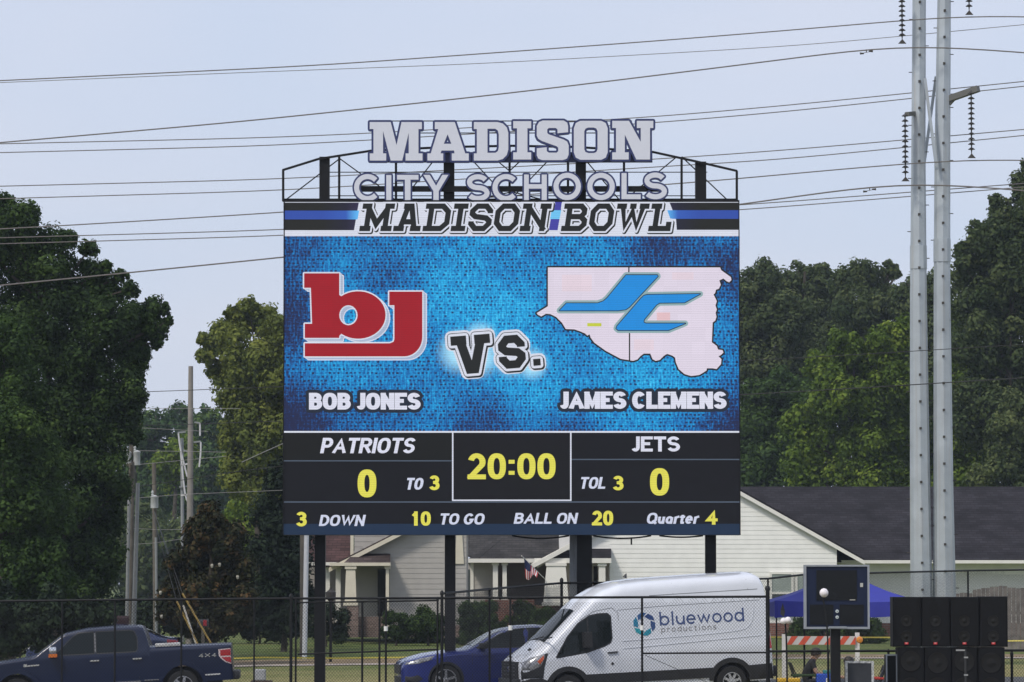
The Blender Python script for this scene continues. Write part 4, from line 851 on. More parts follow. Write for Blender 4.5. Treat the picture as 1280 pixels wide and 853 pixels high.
# score panel
pan = sheet(MB(), rect(354.6, 539, 925.2, 655), F(0)).build('score_panel', PAN, sb)
def pl(name, m, *sh, n=1):
    for lp in sh: o = sheet(MB(), lp, F(n)).build(name, m, pan)
    return o
pl('name_strip', PANO, rect(355, 542, 564.5, 575)); pl('clock_field', led('clock_ground', (7, 7, 9)), rect(567, 542, 713, 625))
pl('divider', WHT, rect(354.6, 539, 925.2, 541.2), rect(565, 541.2, 566.8, 626.5), rect(712.6, 541.2, 714.4, 626.5), rect(566.8, 624.8, 712.6, 626.5), n=2)
pl('divider', LINE, rect(355, 575.6, 565, 577), rect(355, 627, 925, 628.6), rect(714.4, 573.8, 925, 575.3), n=2)
for s_, a, b, y0, y1, c, wd, shr in (
    ('PATRIOTS', 400, 521, 547.5, 566.8, TXT, .19, .2), ('JETS', 789, 850, 545.8, 564.6, TXT, .2, 0), ('0', 447, 470.5, 587, 622, YEL, .2, 0), ('0', 812.5, 836.5, 585.3, 619.8, YEL, .2, 0),
    ('TO', 506.5, 530.5, 597.6, 612.3, TXD, .2, .2), ('3', 536.5, 549.5, 594.5, 613, YEL, .21, 0), ('TOL', 724, 759, 596.5, 611.2, TXD, .19, .2), ('3', 766, 779.5, 595, 613.2, YEL, .21, 0),
    ('20:00', 584.5, 694.5, 566.8, 599.3, YEL, .19, 0), ('3', 370, 383.5, 640, 658.3, YEL, .21, 0), ('DOWN', 398.5, 457.5, 643.8, 657.8, TXD, .2, .2), ('10', 513.5, 538.5, 639.5, 657.4, YEL, .21, 0),
    ('TO GO', 548.5, 607, 642, 656, TXD, .2, .2), ('BALL ON', 642, 723, 641.3, 655, TXD, .2, .2), ('20', 740, 766.5, 638.6, 657, YEL, .21, 0), ('Quarter', 807.5, 875, 641.2, 655, TXD, .2, .2), ('4', 882.5, 897, 637.6, 656, YEL, .21, 0)):
    pl('score_digits' if c is YEL else 'score_lettering', c, text(s_, a, b, y0, y1, wd * .97, fat=1.25, gap=.07, space=.3, shear=shr), n=3)
sheet(MB(), rect(354.6, 655, 925.6, 668.8), F(0)).build('base_strip', NVY, sb)  # cabinet bottom, not a display: its reflected sheen is painted as emitted colour
q = MB(); q.box(X(353, DB), X(354.4, DB), DB - .02, DB + .7, bz0, bz1 + .02); q.box(X(924.7, DB), X(926, DB), DB - .02, DB + .7, bz0, bz1 + .02); q.box(X(354.4, DB), X(924.7, DB), DB - .02, DB + .7, bz1 - .02, bz1 + .02); q.build('edge_frame', black_steel, sb)

# ------------------------------------------------------------------ steel transmission poles
def galvanised():
    m = mat('galvanised', (.40, .44, .47), .42, .35, noise=.12, scale=1.3); t = m.node_tree; N = t.nodes.new; Lk = t.links.new; b = t.nodes['Principled BSDF']
    src = b.inputs['Base Color'].links[0].from_socket; tc = N('ShaderNodeTexCoord'); mp = N('ShaderNodeMapping'); mp.inputs['Scale'].default_value = (9, 9, .35); Lk(tc.outputs['Object'], mp.inputs[0])
    n = N('ShaderNodeTexNoise'); n.inputs['Scale'].default_value = 1; n.inputs['Detail'].default_value = 5; Lk(mp.outputs[0], n.inputs[0]); rp = N('ShaderNodeMapRange'); rp.inputs[1].default_value = .52; rp.inputs[2].default_value = .75; rp.inputs[4].default_value = .45; Lk(n.outputs[0], rp.inputs[0])
    mx = N('ShaderNodeMix'); mx.data_type = 'RGBA'; Lk(rp.outputs[0], mx.inputs[0]); Lk(src, mx.inputs[6]); mx.inputs[7].default_value = (.34, .30, .25, 1); Lk(mx.outputs[2], b.inputs['Base Color']); return m
DT = 116.0; galv = galvanised(); galv_dk = mat('bolt_dark', (.05, .045, .04), .8)
tt = thing('transmission_tower', 'pair of tall galvanised steel poles joined by crossed braces', 'power pylon', (X(1166, DT), DT, zg(X(1166, DT), DT)))
def spole(prof, dd, off):
    q = MB(); n = 8; zb = tt.location.z - .2; cs_ = []
    for px, py, r in prof: p = P(px, py, DT + dd); cs_.append((p[0], p[2], r / (FPX / (DT + dd))))
    cs_[0] = (cs_[0][0], zb, cs_[0][2]); vs = []
    for x, z, r in cs_:
        for j in range(n): vs.append((x + r * math.cos(2 * math.pi * j / n), DT + dd + r * math.sin(2 * math.pi * j / n), z))
    q.add(vs, [(i * n + j, i * n + (j + 1) % n, (i + 1) * n + (j + 1) % n, (i + 1) * n + j) for i in range(len(cs_) - 1) for j in range(n)])
    q.mi = 1
    xs = [c[1] for c in cs_]
    for k in range(40):
        z = zb + 1.4 + k * .8 + off
        if z > cs_[-1][1]: break
        x = float(np.interp(z, xs, [c[0] for c in cs_])); r = float(np.interp(z, xs, [c[2] for c in cs_]))
        q.box(x - .035, x + .035, DT + dd - r - .03, DT + dd - r + .05, z - .035, z + .035)
        sgn = 1 if k % 2 else -1; q.tube([(x + sgn * r * .9, DT + dd, z + .3), (x + sgn * (r + .09), DT + dd, z + .3)], .014, 5)
    q.mi = 0
    for py in (322, 313):
        pass
    z = Z(322 if off else 313, DT); x = float(np.interp(z, xs, [c[0] for c in cs_])); r = float(np.interp(z, xs, [c[2] for c in cs_])) + .012
    q.lathe((x, DT + dd, z - .35), (0, 0, 1), [(r - .05, 0), (r + .006, .0), (r, .7), (r - .05, .7)], 12)
    return q.build('steel_pole', [galv, galv_dk], tt, smooth=20)
spole([(1152.3, 860, 14.6), (1151.8, 745, 13.9), (1150.2, 620, 12.8), (1148, 367, 10.5), (1148, 187, 9), (1149, 0, 8.5), (1149.5, -320, 7.2)], -.02, .25)
spole([(1180.8, 860, 15.2), (1180.5, 745, 14.5), (1179.3, 620, 12.6), (1177.5, 367, 10.5), (1178, 187, 10), (1180.2, 0, 8.5), (1181.5, -340, 7.2)], .05, 0)
for a, b in (((1156, 98), (1171, 212)), ((1170, 96), (1154, 213))):
    MB().bar(P(*a, DT - .35 if a[0] < 1160 else DT + .35), P(*b, DT - .35 if a[0] < 1160 else DT + .35), .085).build('cross_brace', galv, tt)
arm = mat('arm_steel', (.13, .13, .12), .5, .3, noise=.1)
q = MB(); a0, a1 = P(1186, 124, DT), P(1223, 111, DT - .6); q.bar(a0, a1, .18); q.bar(P(1186, 130, DT), P(1196, 119, DT - .1), .12); q.build('cross_arm', arm, tt)
q = MB(); q.bar(P(1143, 142, DT - .1), P(1134, 143, DT - .6), .13); q.build('cross_arm', arm, tt)
IG = 'insulator strings on the steel poles'
def insul(px, y0, y1, label, D=DT - .55):
    t = thing('insulator_string', label, 'insulator', P(px, y0, D), IG); q = MB(); n = max(3, int(round((y1 - 8 - y0) / 6.2))); zt, zb = Z(y0, D), Z(y1, D); x = X(px, D)
    pr = [(.012, 0)]; st = (zt - Z(y1 - 8, D)) / n
    for i in range(n):
        h = i * st + .05; pr += [(.02, h), (.05, h + .005), (.105, h + .05), (.10, h + .062), (.03, h + .07), (.02, h + .09)]
    pr += [(.014, n * st + .06), (.014, zt - zb)]
    q.lathe((x, D, zt), (0, 0, -1), pr, 14); q.build('disc_stack', mat('porcelain', (.035, .033, .034), .25, noise=.1), t, smooth=50)
    q = MB(); q.add([(x - .12, D - .03, zb - .02), (x + .12, D - .03, zb - .02), (x, D - .03, zb + .12), (x - .12, D + .03, zb - .02), (x + .12, D + .03, zb - .02), (x, D + .03, zb + .12)], [(0, 1, 2), (3, 5, 4), (0, 3, 4, 1), (1, 4, 5, 2), (2, 5, 3, 0)]); q.build('clamp', galv_dk, t)
insul(1132, -14, 54, 'dark insulator string left of the poles, cut by the top edge')
insul(1216.7, -40, 18, 'dark insulator string right of the poles at the top of the picture')
insul(1135, 141, 226, 'dark insulator string on the left pole, under its short arm')
insul(1218.5, 113, 197, 'dark insulator string hanging from the long arm of the right pole')

# ------------------------------------------------------------------ wires
wire_m = mat('wire', (.16, .145, .135), .6, .2, noise=.15); wire_d = mat('wire_dark', (.022, .021, .02), .6)
wire_l = mat('wire_pale', (.30, .29, .27), .5, .3)
def wire(label, pts, D=DT - .5, r=.019, m=None, group='overhead power lines', D1=None, name='power_line'):
    xs = [p[0] for p in pts]; D1 = D if D1 is None else D1; q = MB(); a, b = xs[0], xs[-1]
    px = np.linspace(a, b, 56); c = np.interp(px, xs, [p[1] for p in pts])
    if len(pts) > 2:                                        # ease the polyline's corners like a hanging line
        for _ in range(10): c[1:-1] = c[1:-1] * .5 + (c[:-2] + c[2:]) * .25
    q.tube([P(x, y, D + (D1 - D) * (x - a) / (b - a)) for x, y in zip(px, c)], r * .86, 5)
    return tag(q.build(name, m or wire_m), label, 'power line', group)
def ends(L, x0=-160, x1=1440):
    (a, b), (c, d) = L[0], L[1]; (e, f), (g_, h) = L[-2], L[-1]
    return [(x0, b + (x0 - a) * (d - b) / (c - a))] + L + [(x1, h + (x1 - g_) * (h - f) / (g_ - e))]
wire('topmost power line, running to the clamp of the upper right insulator', ends([(0, 101), (400, 82), (800, 53), (1000, 37), (1216.7, 18), (1280, 20.5)]), r=.021)
wire('thin faint line just below the topmost power line', ends([(0, 103.5), (300, 91), (600, 80), (1000, 57.4), (1280, 31)]), DT + .8, r=.012)
t = wire('heavy power line meeting the foot of the upper left insulator', ends([(0, 178.5), (300, 152.5), (600, 121), (800, 97), (1000, 72), (1131, 54.5), (1280, 66)]), DT - .56, .024)
def damper(parent, px, py, D):
    q = MB(); a, b = P(px - 8, py + 1.6, D), P(px + 8, py - 1.2, D); q.tube([a, b], .008, 5)
    for c, s_ in ((a, 1), (b, -1)): q.tube([c, (c[0] + s_ * .12, c[1], c[2])], [.035, .02], 8)
    q.tube([P(px, py, D), P(px, py - 3.5, D)], .015, 5); q.build('damper', galv_dk, parent)
damper(t, 1083, 65.5, DT - .56)
wire('upper of the close pair of power lines crossing behind the sign lettering', ends([(0, 180), (340, 172.3), (460, 167), (820, 146.5), (1000, 130.5), (1280, 102)]), DT + 1.2, .018)
wire('lower of the close pair of power lines crossing behind the sign lettering', ends([(0, 191), (340, 182.5), (820, 154), (1000, 138.2), (1280, 108)]), DT + 1.0, .018)
wire('power line reaching the scoreboard frame just below its upper left corner', ends([(0, 233), (340, 224.5), (827, 199), (940, 191), (1000, 186.5), (1280, 162)]), DT + 1.2, .018)
wire('power line passing behind the lower rows of the frame on top of the scoreboard', ends([(0, 248.6), (353, 238.4), (847, 207), (940, 202.5), (1000, 197.5), (1116, 186), (1280, 169.5)]), DT + 1.0, .018)
wire('power line held by the clamp below the long arm of the right pole', ends([(0, 286.5), (76, 282.5), (353, 265.7), (832, 231), (940, 222.5), (1000, 216), (1217, 197.8), (1280, 200)]), r=.021)
t = wire('heavy lowest line of the sky on the left, rising to the lower left insulator', ends([(0, 357), (353, 322), (640, 291), (924, 256.5), (1000, 245), (1134, 226), (1280, 238.5)]), DT - .56, .026)
damper(t, 1087, 238, DT - .56)
wire('upper of two close power lines leaving the top right corner of the screen', ends([(0, 297.5), (353, 287.6), (924, 257), (1000, 251), (1188, 236.6), (1280, 229.5)]), DT + 1.2, .018)
wire('lower of two close power lines leaving the top right corner of the screen', ends([(0, 305), (353, 295), (924, 263), (1000, 257), (1243, 237), (1280, 234)]), DT + 1.0, .018)
wire('thin dark wire crossing the bright trees and steel poles, the upper of two', ends([(930, 451), (1010, 447), (1137, 439.5), (1190, 436), (1280, 431)], 640), DT - 1.5, .013, wire_d)
wire('thin dark wire crossing the bright trees and steel poles, the lower of two', ends([(920, 494), (1010, 489), (1137, 481.5), (1190, 478), (1280, 472.5)], 640), DT - 1.5, .018, wire_d)
LD = 'street wires on the left'
for lb, pts, m_, r_ in (
    ('dark street wire crossing the sky gap and the sycamore above the tops of the poles', [(-60, 498), (0, 496), (183, 490), (353, 483.5), (640, 476)], wire_d, .015),
    ('dark street wire passing the cap of the wooden transformer pole', [(-60, 505), (17, 514.5), (100, 527), (166, 533), (353, 526.6), (640, 516)], wire_d, .015),
    ('pale street wire level with the top of the far gap trees', [(174, 510.5), (300, 511)], wire_l, .010),
    ('pale street wire just below the cap of the wooden transformer pole', [(5, 539), (100, 536.5), (165, 534.5), (260, 539.5)], wire_l, .010),
    ('pale street wire passing behind the upper part of the steel lattice pole', [(138, 563), (283, 565.5)], wire_l, .011),
    ('pale street wire leaving the large transformer to the right', [(172, 581), (283, 570.5)], wire_l, .011),
    ('sagging street wire crossing the dark tree above the service drop', [(-40, 555), (0, 562), (70, 575), (150, 583)], wire_m, .010),
    ('long sagging street wire at the height of the large transformer', [(-20, 580), (20, 588), (90, 603), (169, 609), (230, 600), (300, 589), (353, 583)], wire_d, .014),
    ('street wire from small transformer pole rising slightly to the right', [(169, 623), (230, 618), (320, 614.5), (353, 613)], wire_l, .011),
    ('pale thick service cable slanting down from the transformer pole into the dark tree', [(141, 589), (122, 600), (74, 636)], wire_l, .022),
    ('upper sagging cable from the pole to the house hidden in the dark tree', [(157.5, 629), (120, 633), (66, 633.5)], wire_l, .010),
    ('lower sagging cable from the pole to the house hidden in the dark tree', [(157.5, 640), (120, 646), (66, 649.5)], wire_l, .014),
    ('pale street wire passing the small transformer', [(140, 659), (200, 662.5), (300, 660.5)], wire_l, .010),
    ('street wire at the waist of the magnolia between pole and tree', [(145, 682), (193, 679), (240, 672)], wire_l, .010),
    ('pale slanting cable touching the left edge of the scoreboard', [(302, 578), (335, 563), (353, 555), (390, 540)], wire_l, .016)):
    wire(lb, pts, 138, r_, m_, LD, name='street_wire')

# ------------------------------------------------------------------ street poles on the left
wood = mat('pole_wood', (.13, .115, .095), .9, noise=.3, scale=3, bump=.4); conduit = mat('conduit', (.25, .26, .265), .5, .2, noise=.1); tank = mat('tank_gray', (.42, .44, .44), .45, noise=.1)
conc = mat('pole_concrete', (.22, .20, .18), .85, noise=.18, scale=2)
def gz(px, D): return zg(X(px, D), D)
def upole(label, D, px0, px1, y1, r0, r1, m, name='utility_pole'):
    t = thing(name, label, 'utility pole', (X(px0, D), D, gz(px0, D) - .05)); s_ = FPX / D
    a = Vector((X(px0, D), D, gz(px0, D) - .05)); b = Vector(P(px1, y1, D)); MB().tube([a, a.lerp(b, .5), b], [r0 / s_, (r0 + r1) / 2 / s_, r1 / s_], 12).build('pole', m, t, smooth=40); return t
def transformer(t, px, y0, y1, r, D):
    s_ = FPX / D; x = X(px, D); z0, z1 = Z(y1, D), Z(y0, D); q = MB(); q.lathe((x, D - .25, z0), (0, 0, 1), [(.01, 0), (r / s_, 0), (r / s_, z1 - z0 - .06), (r / s_ * 1.06, z1 - z0 - .05), (r / s_ * 1.06, z1 - z0), (.02, z1 - z0 + .05)], 16)
    q.lathe((x - .07, D - .25, z1), (0, 0, 1), [(.03, 0), (.05, .06), (.03, .1), (.05, .14), (.02, .22)], 8); q.build('transformer', tank, t, smooth=40)
p1 = upole('wooden pole with the larger transformer high up, leftmost of the street poles', 136, 161.5, 165.5, 535, 4.2, 3.6, wood); transformer(p1, 171, 565, 582, 4.2, 136); transformer(p1, 161, 566, 582, 3, 136)
q = MB(); q.bar(P(148, 538, 135.7), P(178, 531, 135.7), .1); q.bar(P(140, 588, 135.7), P(170, 578, 135.7), .08); q.build('crossarm', wood, p1)
q = MB()
for x, y in ((150, 534), (154, 534), (148, 583), (153, 580), (141, 585)): q.tube([P(x, y - 4, 135.6), P(x, y + 4, 135.6)], [.03, .05], 7)
q.build('insulator', tank, p1)
q = MB(); q.tube([P(161.5, 620, 135.6), P(158.5, 770, 135.6), (X(158, 135.6), 135.6, gz(158, 135.6))], .06, 8); q.build('conduit', conduit, p1)
q = MB(); q.tube([P(165, 577, 135.6), P(170, 592, 135.5), P(170, 610, 135.6), P(166, 622, 135.6)], .03, 6); q.build('loop_cable', wire_d, p1)
upole('slim bare gray metal pole close beside the larger transformer pole', 134, 166.5, 172.5, 604, 3.2, 2.4, conduit)
p3 = upole('wooden pole with one small transformer, left of the magnolia', 140, 195.5, 192.5, 579, 3.2, 2.7, wood); transformer(p3, 193.3, 621, 635.5, 4.8, 140)
q = MB(); q.tube([P(195, 672, 139.7), P(195.5, 735, 139.7), (X(195.5, 139.7), 139.7, gz(195, 139.7))], .05, 8); q.build('conduit', conduit, p3)
upole('tall bare concrete pole standing above the magnolia', 150, 237, 238.5, 458, 5.0, 3.0, conc)
lp = upole('slim pale lattice pole with white curved cables behind the concrete pole', 152, 229, 227.5, 548, 2.4, 2.0, conduit, 'lattice_pole')
q = MB()
for x0, y0, x1, y1 in ((222, 541, 232, 540), (242, 553, 251, 552), (226, 562, 236, 565), (243, 528, 250, 529), (224, 609, 236, 608)): q.bar(P(x0, y0, 151.9), P(x1, y1, 151.9), .06)
q.build('crossarm', conduit, lp)
q = MB()
for pts in ([(223, 542), (225, 560), (230, 580), (234, 596)], [(250, 529), (250, 545)], [(251, 553), (251, 565), (249, 584)], [(226, 566), (229, 600), (232, 622), (236, 630)], [(226, 582), (236, 580)], [(226, 620), (236, 618)]):
    q.tube([P(x, y, 151.8) for x, y in smooth_path(pts, 1)], .035, 5)
q.build('jumper_cable', mat('cable_white', (.55, .54, .55), .5), lp)
upole('olive wooden pole under the lower left corner of the scoreboard', 133, 378.5, 378.5, 560, 3.6, 3.4, wood)
upole('white round pole beside the olive wooden one under the scoreboard corner', 132, 381, 385, 560, 3.2, 3.0, mat('pole_white', (.52, .54, .58), .45, noise=.06))
GW = 'guy wires by the magnolia'
for lb, a, b, m_ in (('yellow guarded guy wire left of the white one, below the magnolia', (221, 752), (246, 803), 'y'), ('yellow guarded guy wire right of the white one, below the magnolia', (228, 742), (264, 805), 'y'), ('white guarded guy wire between two yellow ones', (229, 757), (244, 802), 'w')):
    t = thing('guy_wire', lb, 'guy wire', P(*b, 121), GW); top = (190 + (a[0] - 221) * .4, 640)
    MB().tube([P(*a, 121), P(*b, 121), P(b[0] + (b[0] - a[0]) * .35, b[1] + (b[1] - a[1]) * .35, 121)], .03, 6).build('guard', mat('guard_yellow', (.30, .20, .05), .5, noise=.1) if m_ == 'y' else mat('guard_white', (.5, .47, .44), .5), t)
    MB().tube([P(*top, 138), P(*a, 121)], .010, 5).build('strand', wire_d, t)
sl = thing('street_lamp', 'pale street lamp on a bracket at the left edge', 'street lamp', (X(-22, 130), 130, gz(-22, 130)))
MB().tube([(X(-22, 130), 130, gz(-22, 130)), P(-22, 560, 130)], .12, 8).build('pole', wood, sl); MB().tube([P(-22, 574, 130), P(8, 573.5, 129.7)], .03, 6).build('bracket', conduit, sl)
MB().lathe(P(11, 576, 129.7), (0, 0, 1), [(.02, -.04), (.2, .0), (.17, .05), (.08, .1), (.05, .2), (.01, .22)], 12).build('lamp_head', tank, sl, smooth=50)
MB_ = 'roadside mailboxes'
def mailbox(label, px, y0, y1, D, col, flag=None, wpx=12):
    t = thing('mailbox', label, 'mailbox', (X(px, D), D, gz(px, D)), MB_); x = X(px, D); s_ = FPX / D; hw_ = wpx / 2 / s_; z0, z1 = Z(y1, D), Z(y0, D); q = MB(); n = 8; v = []
    for xx in (x - hw_, x + hw_):
        v += [(xx, D - .1, z0), (xx, D + .1, z0)] + [(xx, D + .1 * math.cos(math.pi * i / n), z1 - .1 + .1 * math.sin(math.pi * i / n)) for i in range(n + 1)]
    k = n + 3; q.add(v, [tuple(range(k)), tuple(range(k, 2 * k))[::-1]] + [(i, (i + 1) % k, k + (i + 1) % k, k + i) for i in range(k)]); q.build('box', col, t, smooth=40)
    MB().box(x - .05, x + .05, D - .05, D + .05, gz(px, D), z0 - .003).build('post', wood if col is not trim else trim, t)
    if flag: q = MB(); q.box(x + hw_ * .1, x + hw_ * .7, D - .13, D - .11, z0 + .04, z1 - .03); q.build('flag', flag, t)
mailbox('white mailbox on a white post at the far left', 52.5, 788, 796, 122, trim, wpx=15)
mailbox('dark maroon mailbox above the roof of the pickup truck', 154, 770, 780, 124, mat('maroon_metal', (.05, .018, .018), .4), wpx=15)
mailbox('dark gray mailbox with red flag under the magnolia', 254, 774, 784, 124, mat('dark_metal', (.03, .032, .034), .4), mat('flag_paint', (.35, .02, .03), .5), 14)
# ------------------------------------------------------------------ chain-link fences
vinyl = mat('black_vinyl', (.008, .008, .009), .5, noise=.1, spec=.25)
def chain(mb, a, b, lo, hi, sp=.064, r=.0027):
    """woven wire between plan points a and b; lo/hi give bottom and top height along the run (0..1)"""
    a, b = Vector(a), Vector(b); L = (b - a).length; d = (b - a) / L; nrm = Vector((-d.y, d.x)); H = max(hi(0) - lo(0), hi(1) - lo(1)) + 1
    z0 = min(lo(0), lo(1)) - .2; n = int((L + H + 1) / sp) + 2
    def pt(u, z, k): p = a + d * u + nrm * k; return (p.x, p.y, z)
    for sg in (1, -1):
        for i in range(n):
            c = i * sp if sg > 0 else i * sp - H
            # line: z = z0 + sg * (c - u)  (45 degree)
            u0, u1 = (c - H, c) if sg > 0 else (c, c + H)
            us = [u for u in np.linspace(max(u0, 0), min(u1, L), 24)] if min(u1, L) > max(u0, 0) else []
            us = [u for u in us if lo(u / L) <= z0 + (c - u if sg > 0 else u - c) * 1.15 <= hi(u / L)]
            if len(us) < 2: continue
            f = lambda u: z0 + (c - u if sg > 0 else u - c) * 1.15
            mb.tube([pt(us[0], f(us[0]), sg * .002), pt(us[-1], f(us[-1]), sg * .002)], r, 3, False)
def post(parent, px, D, ytop, r=.032, cap=True, zb=None, name='post'):
    x = X(px, D); z1 = Z(ytop, D); q = MB(); zb = zg(x, D) - .1 if zb is None else zb
    q.tube([(x, D, zb), (x, D, z1)], r, 8)
    if cap: q.lathe((x, D, z1), (0, 0, 1), [(r * 1.2, -.05), (r * 1.25, 0), (r * .8, .035), (.004, .05)], 8)
    return q.build(name, vinyl, parent, smooth=50)
def band(parent, px, y, D, r=.04):
    q = MB(); x = X(px, D); q.lathe((x, D, Z(y, D)), (0, 0, 1), [(r, -.05), (r + .004, -.05), (r + .004, .05), (r, .05)], 10); q.build('tape_band', mat('tape_white', (.7, .7, .68), .6), parent)
D1f = 81.0; rowY = lambda px: float(np.interp(px, [-60, 0, 320, 640, 960], [752.5, 751.5, 748.5, 747.5, 746]))
f1 = thing('chain_link_fence', 'tall black chain-link fence in front of the cars, with a gate by the second post', 'fence', (X(450, D1f), D1f, zg(X(450, D1f), D1f)))
def run(parent, px0, px1, D, ry, r=.027, name='top_rail'):
    return MB().tube([P(px0, ry(px0), D), P((px0 + px1) / 2, ry((px0 + px1) / 2), D), P(px1, ry(px1), D)], r, 8).build(name, vinyl, parent, smooth=50)
run(f1, -60, 366, D1f, rowY); run(f1, 366, 960, D1f, rowY)
for px, r in ((78, .02), (144, .022), (227, .022), (318, .02), (-10, .02), (638, .024), (802.5, .026)): post(f1, px, D1f, rowY(px), r, False)
for px, yt, r in ((364, 745, .034), (370, 750, .022), (552.5, 741, .034), (547, 749, .022), (959.5, 735, .045)): post(f1, px, D1f, yt, r)
for px in (453, 474.5, 482.5): post(f1, px, D1f, rowY(px) + (4 if px == 453 else 0), .024, False)
band(f1, 482.5, 786, D1f); band(f1, 638, 785, D1f); band(f1, 802.5, 785, D1f)
q = MB()
lo1 = lambda t: zg(0, D1f) - .3
for a, b in ((-60, 960),):
    xa, xb = X(a, D1f), X(b, D1f); chain(q, (xa, D1f + .03), (xb, D1f + .03), lo1, lambda t: Z(rowY(-60 + 1020 * t) - 1.5, D1f))
q.build('wire_mesh', vinyl, f1)
run(f1, 372, 547, D1f + .02, lambda p: float(np.interp(p, [372, 547], [753.5, 751])), .018, 'gate_rail'); run(f1, 372, 547, D1f + .02, lambda p: float(np.interp(p, [372, 547], [818, 812])), .02, 'gate_rail')
run(f1, 803, 958, D1f, lambda p: 817 - (p - 803) * .007, .02, 'brace_rail'); MB().tube([P(806, 819, D1f), P(884, 853, D1f), P(958, 885, D1f)], .006, 5).build('tension_rod', vinyl, f1)
f3 = thing('chain_link_fence', 'waist-high black chain-link fence behind the loudspeakers, right of the van', 'fence', (X(1120, D1f), D1f, zg(X(1120, D1f), D1f)))
ry3 = lambda p: 814.5 - (p - 960) * .004
run(f3, 962, 1400, D1f, ry3)
for px, yt in ((1035, 814), (1110, 814), (1188, 814), (1264, 817), (1340, 814)): post(f3, px, D1f, yt, .03 if px == 1264 else .022)
q = MB(); chain(q, (X(962, D1f), D1f + .03), (X(1400, D1f), D1f + .03), lo1, lambda t: Z(813.5, D1f)); q.build('wire_mesh', vinyl, f3)
f2 = thing('chain_link_fence', 'black chain-link fence climbing to the right behind the white van', 'fence', (X(702, 90.5), 90.5, zg(X(702, 90.5), 90.5)))
pts2 = [(556, 742, 81.3), (612, 736.5, 84.5), (702, 729, 90.4), (775, 728.5, 91.2), (960, 723.5, 95.5), (1005, 718.5, 97), (1210, 713.5, 104), (1400, 711, 110)]
for a, b in zip(pts2, pts2[1:]):
    MB().tube([P(*a), P(*b)], .027, 8).build('top_rail', vinyl, f2, smooth=50)
q = MB()
for a, b in zip(pts2, pts2[1:]):
    A, B = P(*a), P(*b); chain(q, (A[0], A[1] + .03), (B[0], B[1] + .03), lambda t, A=A, B=B: A[2] + (B[2] - A[2]) * t - 2.05, lambda t, A=A, B=B: A[2] + (B[2] - A[2]) * t + .02, .07, .0027)
q.build('wire_mesh', vinyl, f2)
for a in pts2[1:]:
    post(f2, a[0], a[2], a[1] - (4 if a[0] == 702 else 0), .036 if a[0] == 702 else .026, a[0] == 702)
# caution tape
q = MB(); tp = [(270, 823.5), (330, 822), (420, 823), (500, 822), (620, 818), (760, 811), (900, 800), (962, 796.5), (1040, 797), (1110, 797), (1200, 802), (1290, 801), (1400, 803)]; v = []
for i, (a, b) in enumerate(tp): p = P(a, b, 113); v += [(p[0], p[1], p[2] + .02), (p[0], p[1] + .02 * math.sin(i), p[2] - .02)]
q.add(v, [(2 * i, 2 * i + 2, 2 * i + 3, 2 * i + 1) for i in range(len(tp) - 1)])
tag(q.build('caution_tape', mat('tape_yellow', (.60, .50, .10), .5)), 'yellow caution tape stretched low across the grass behind the vehicles', 'caution tape')

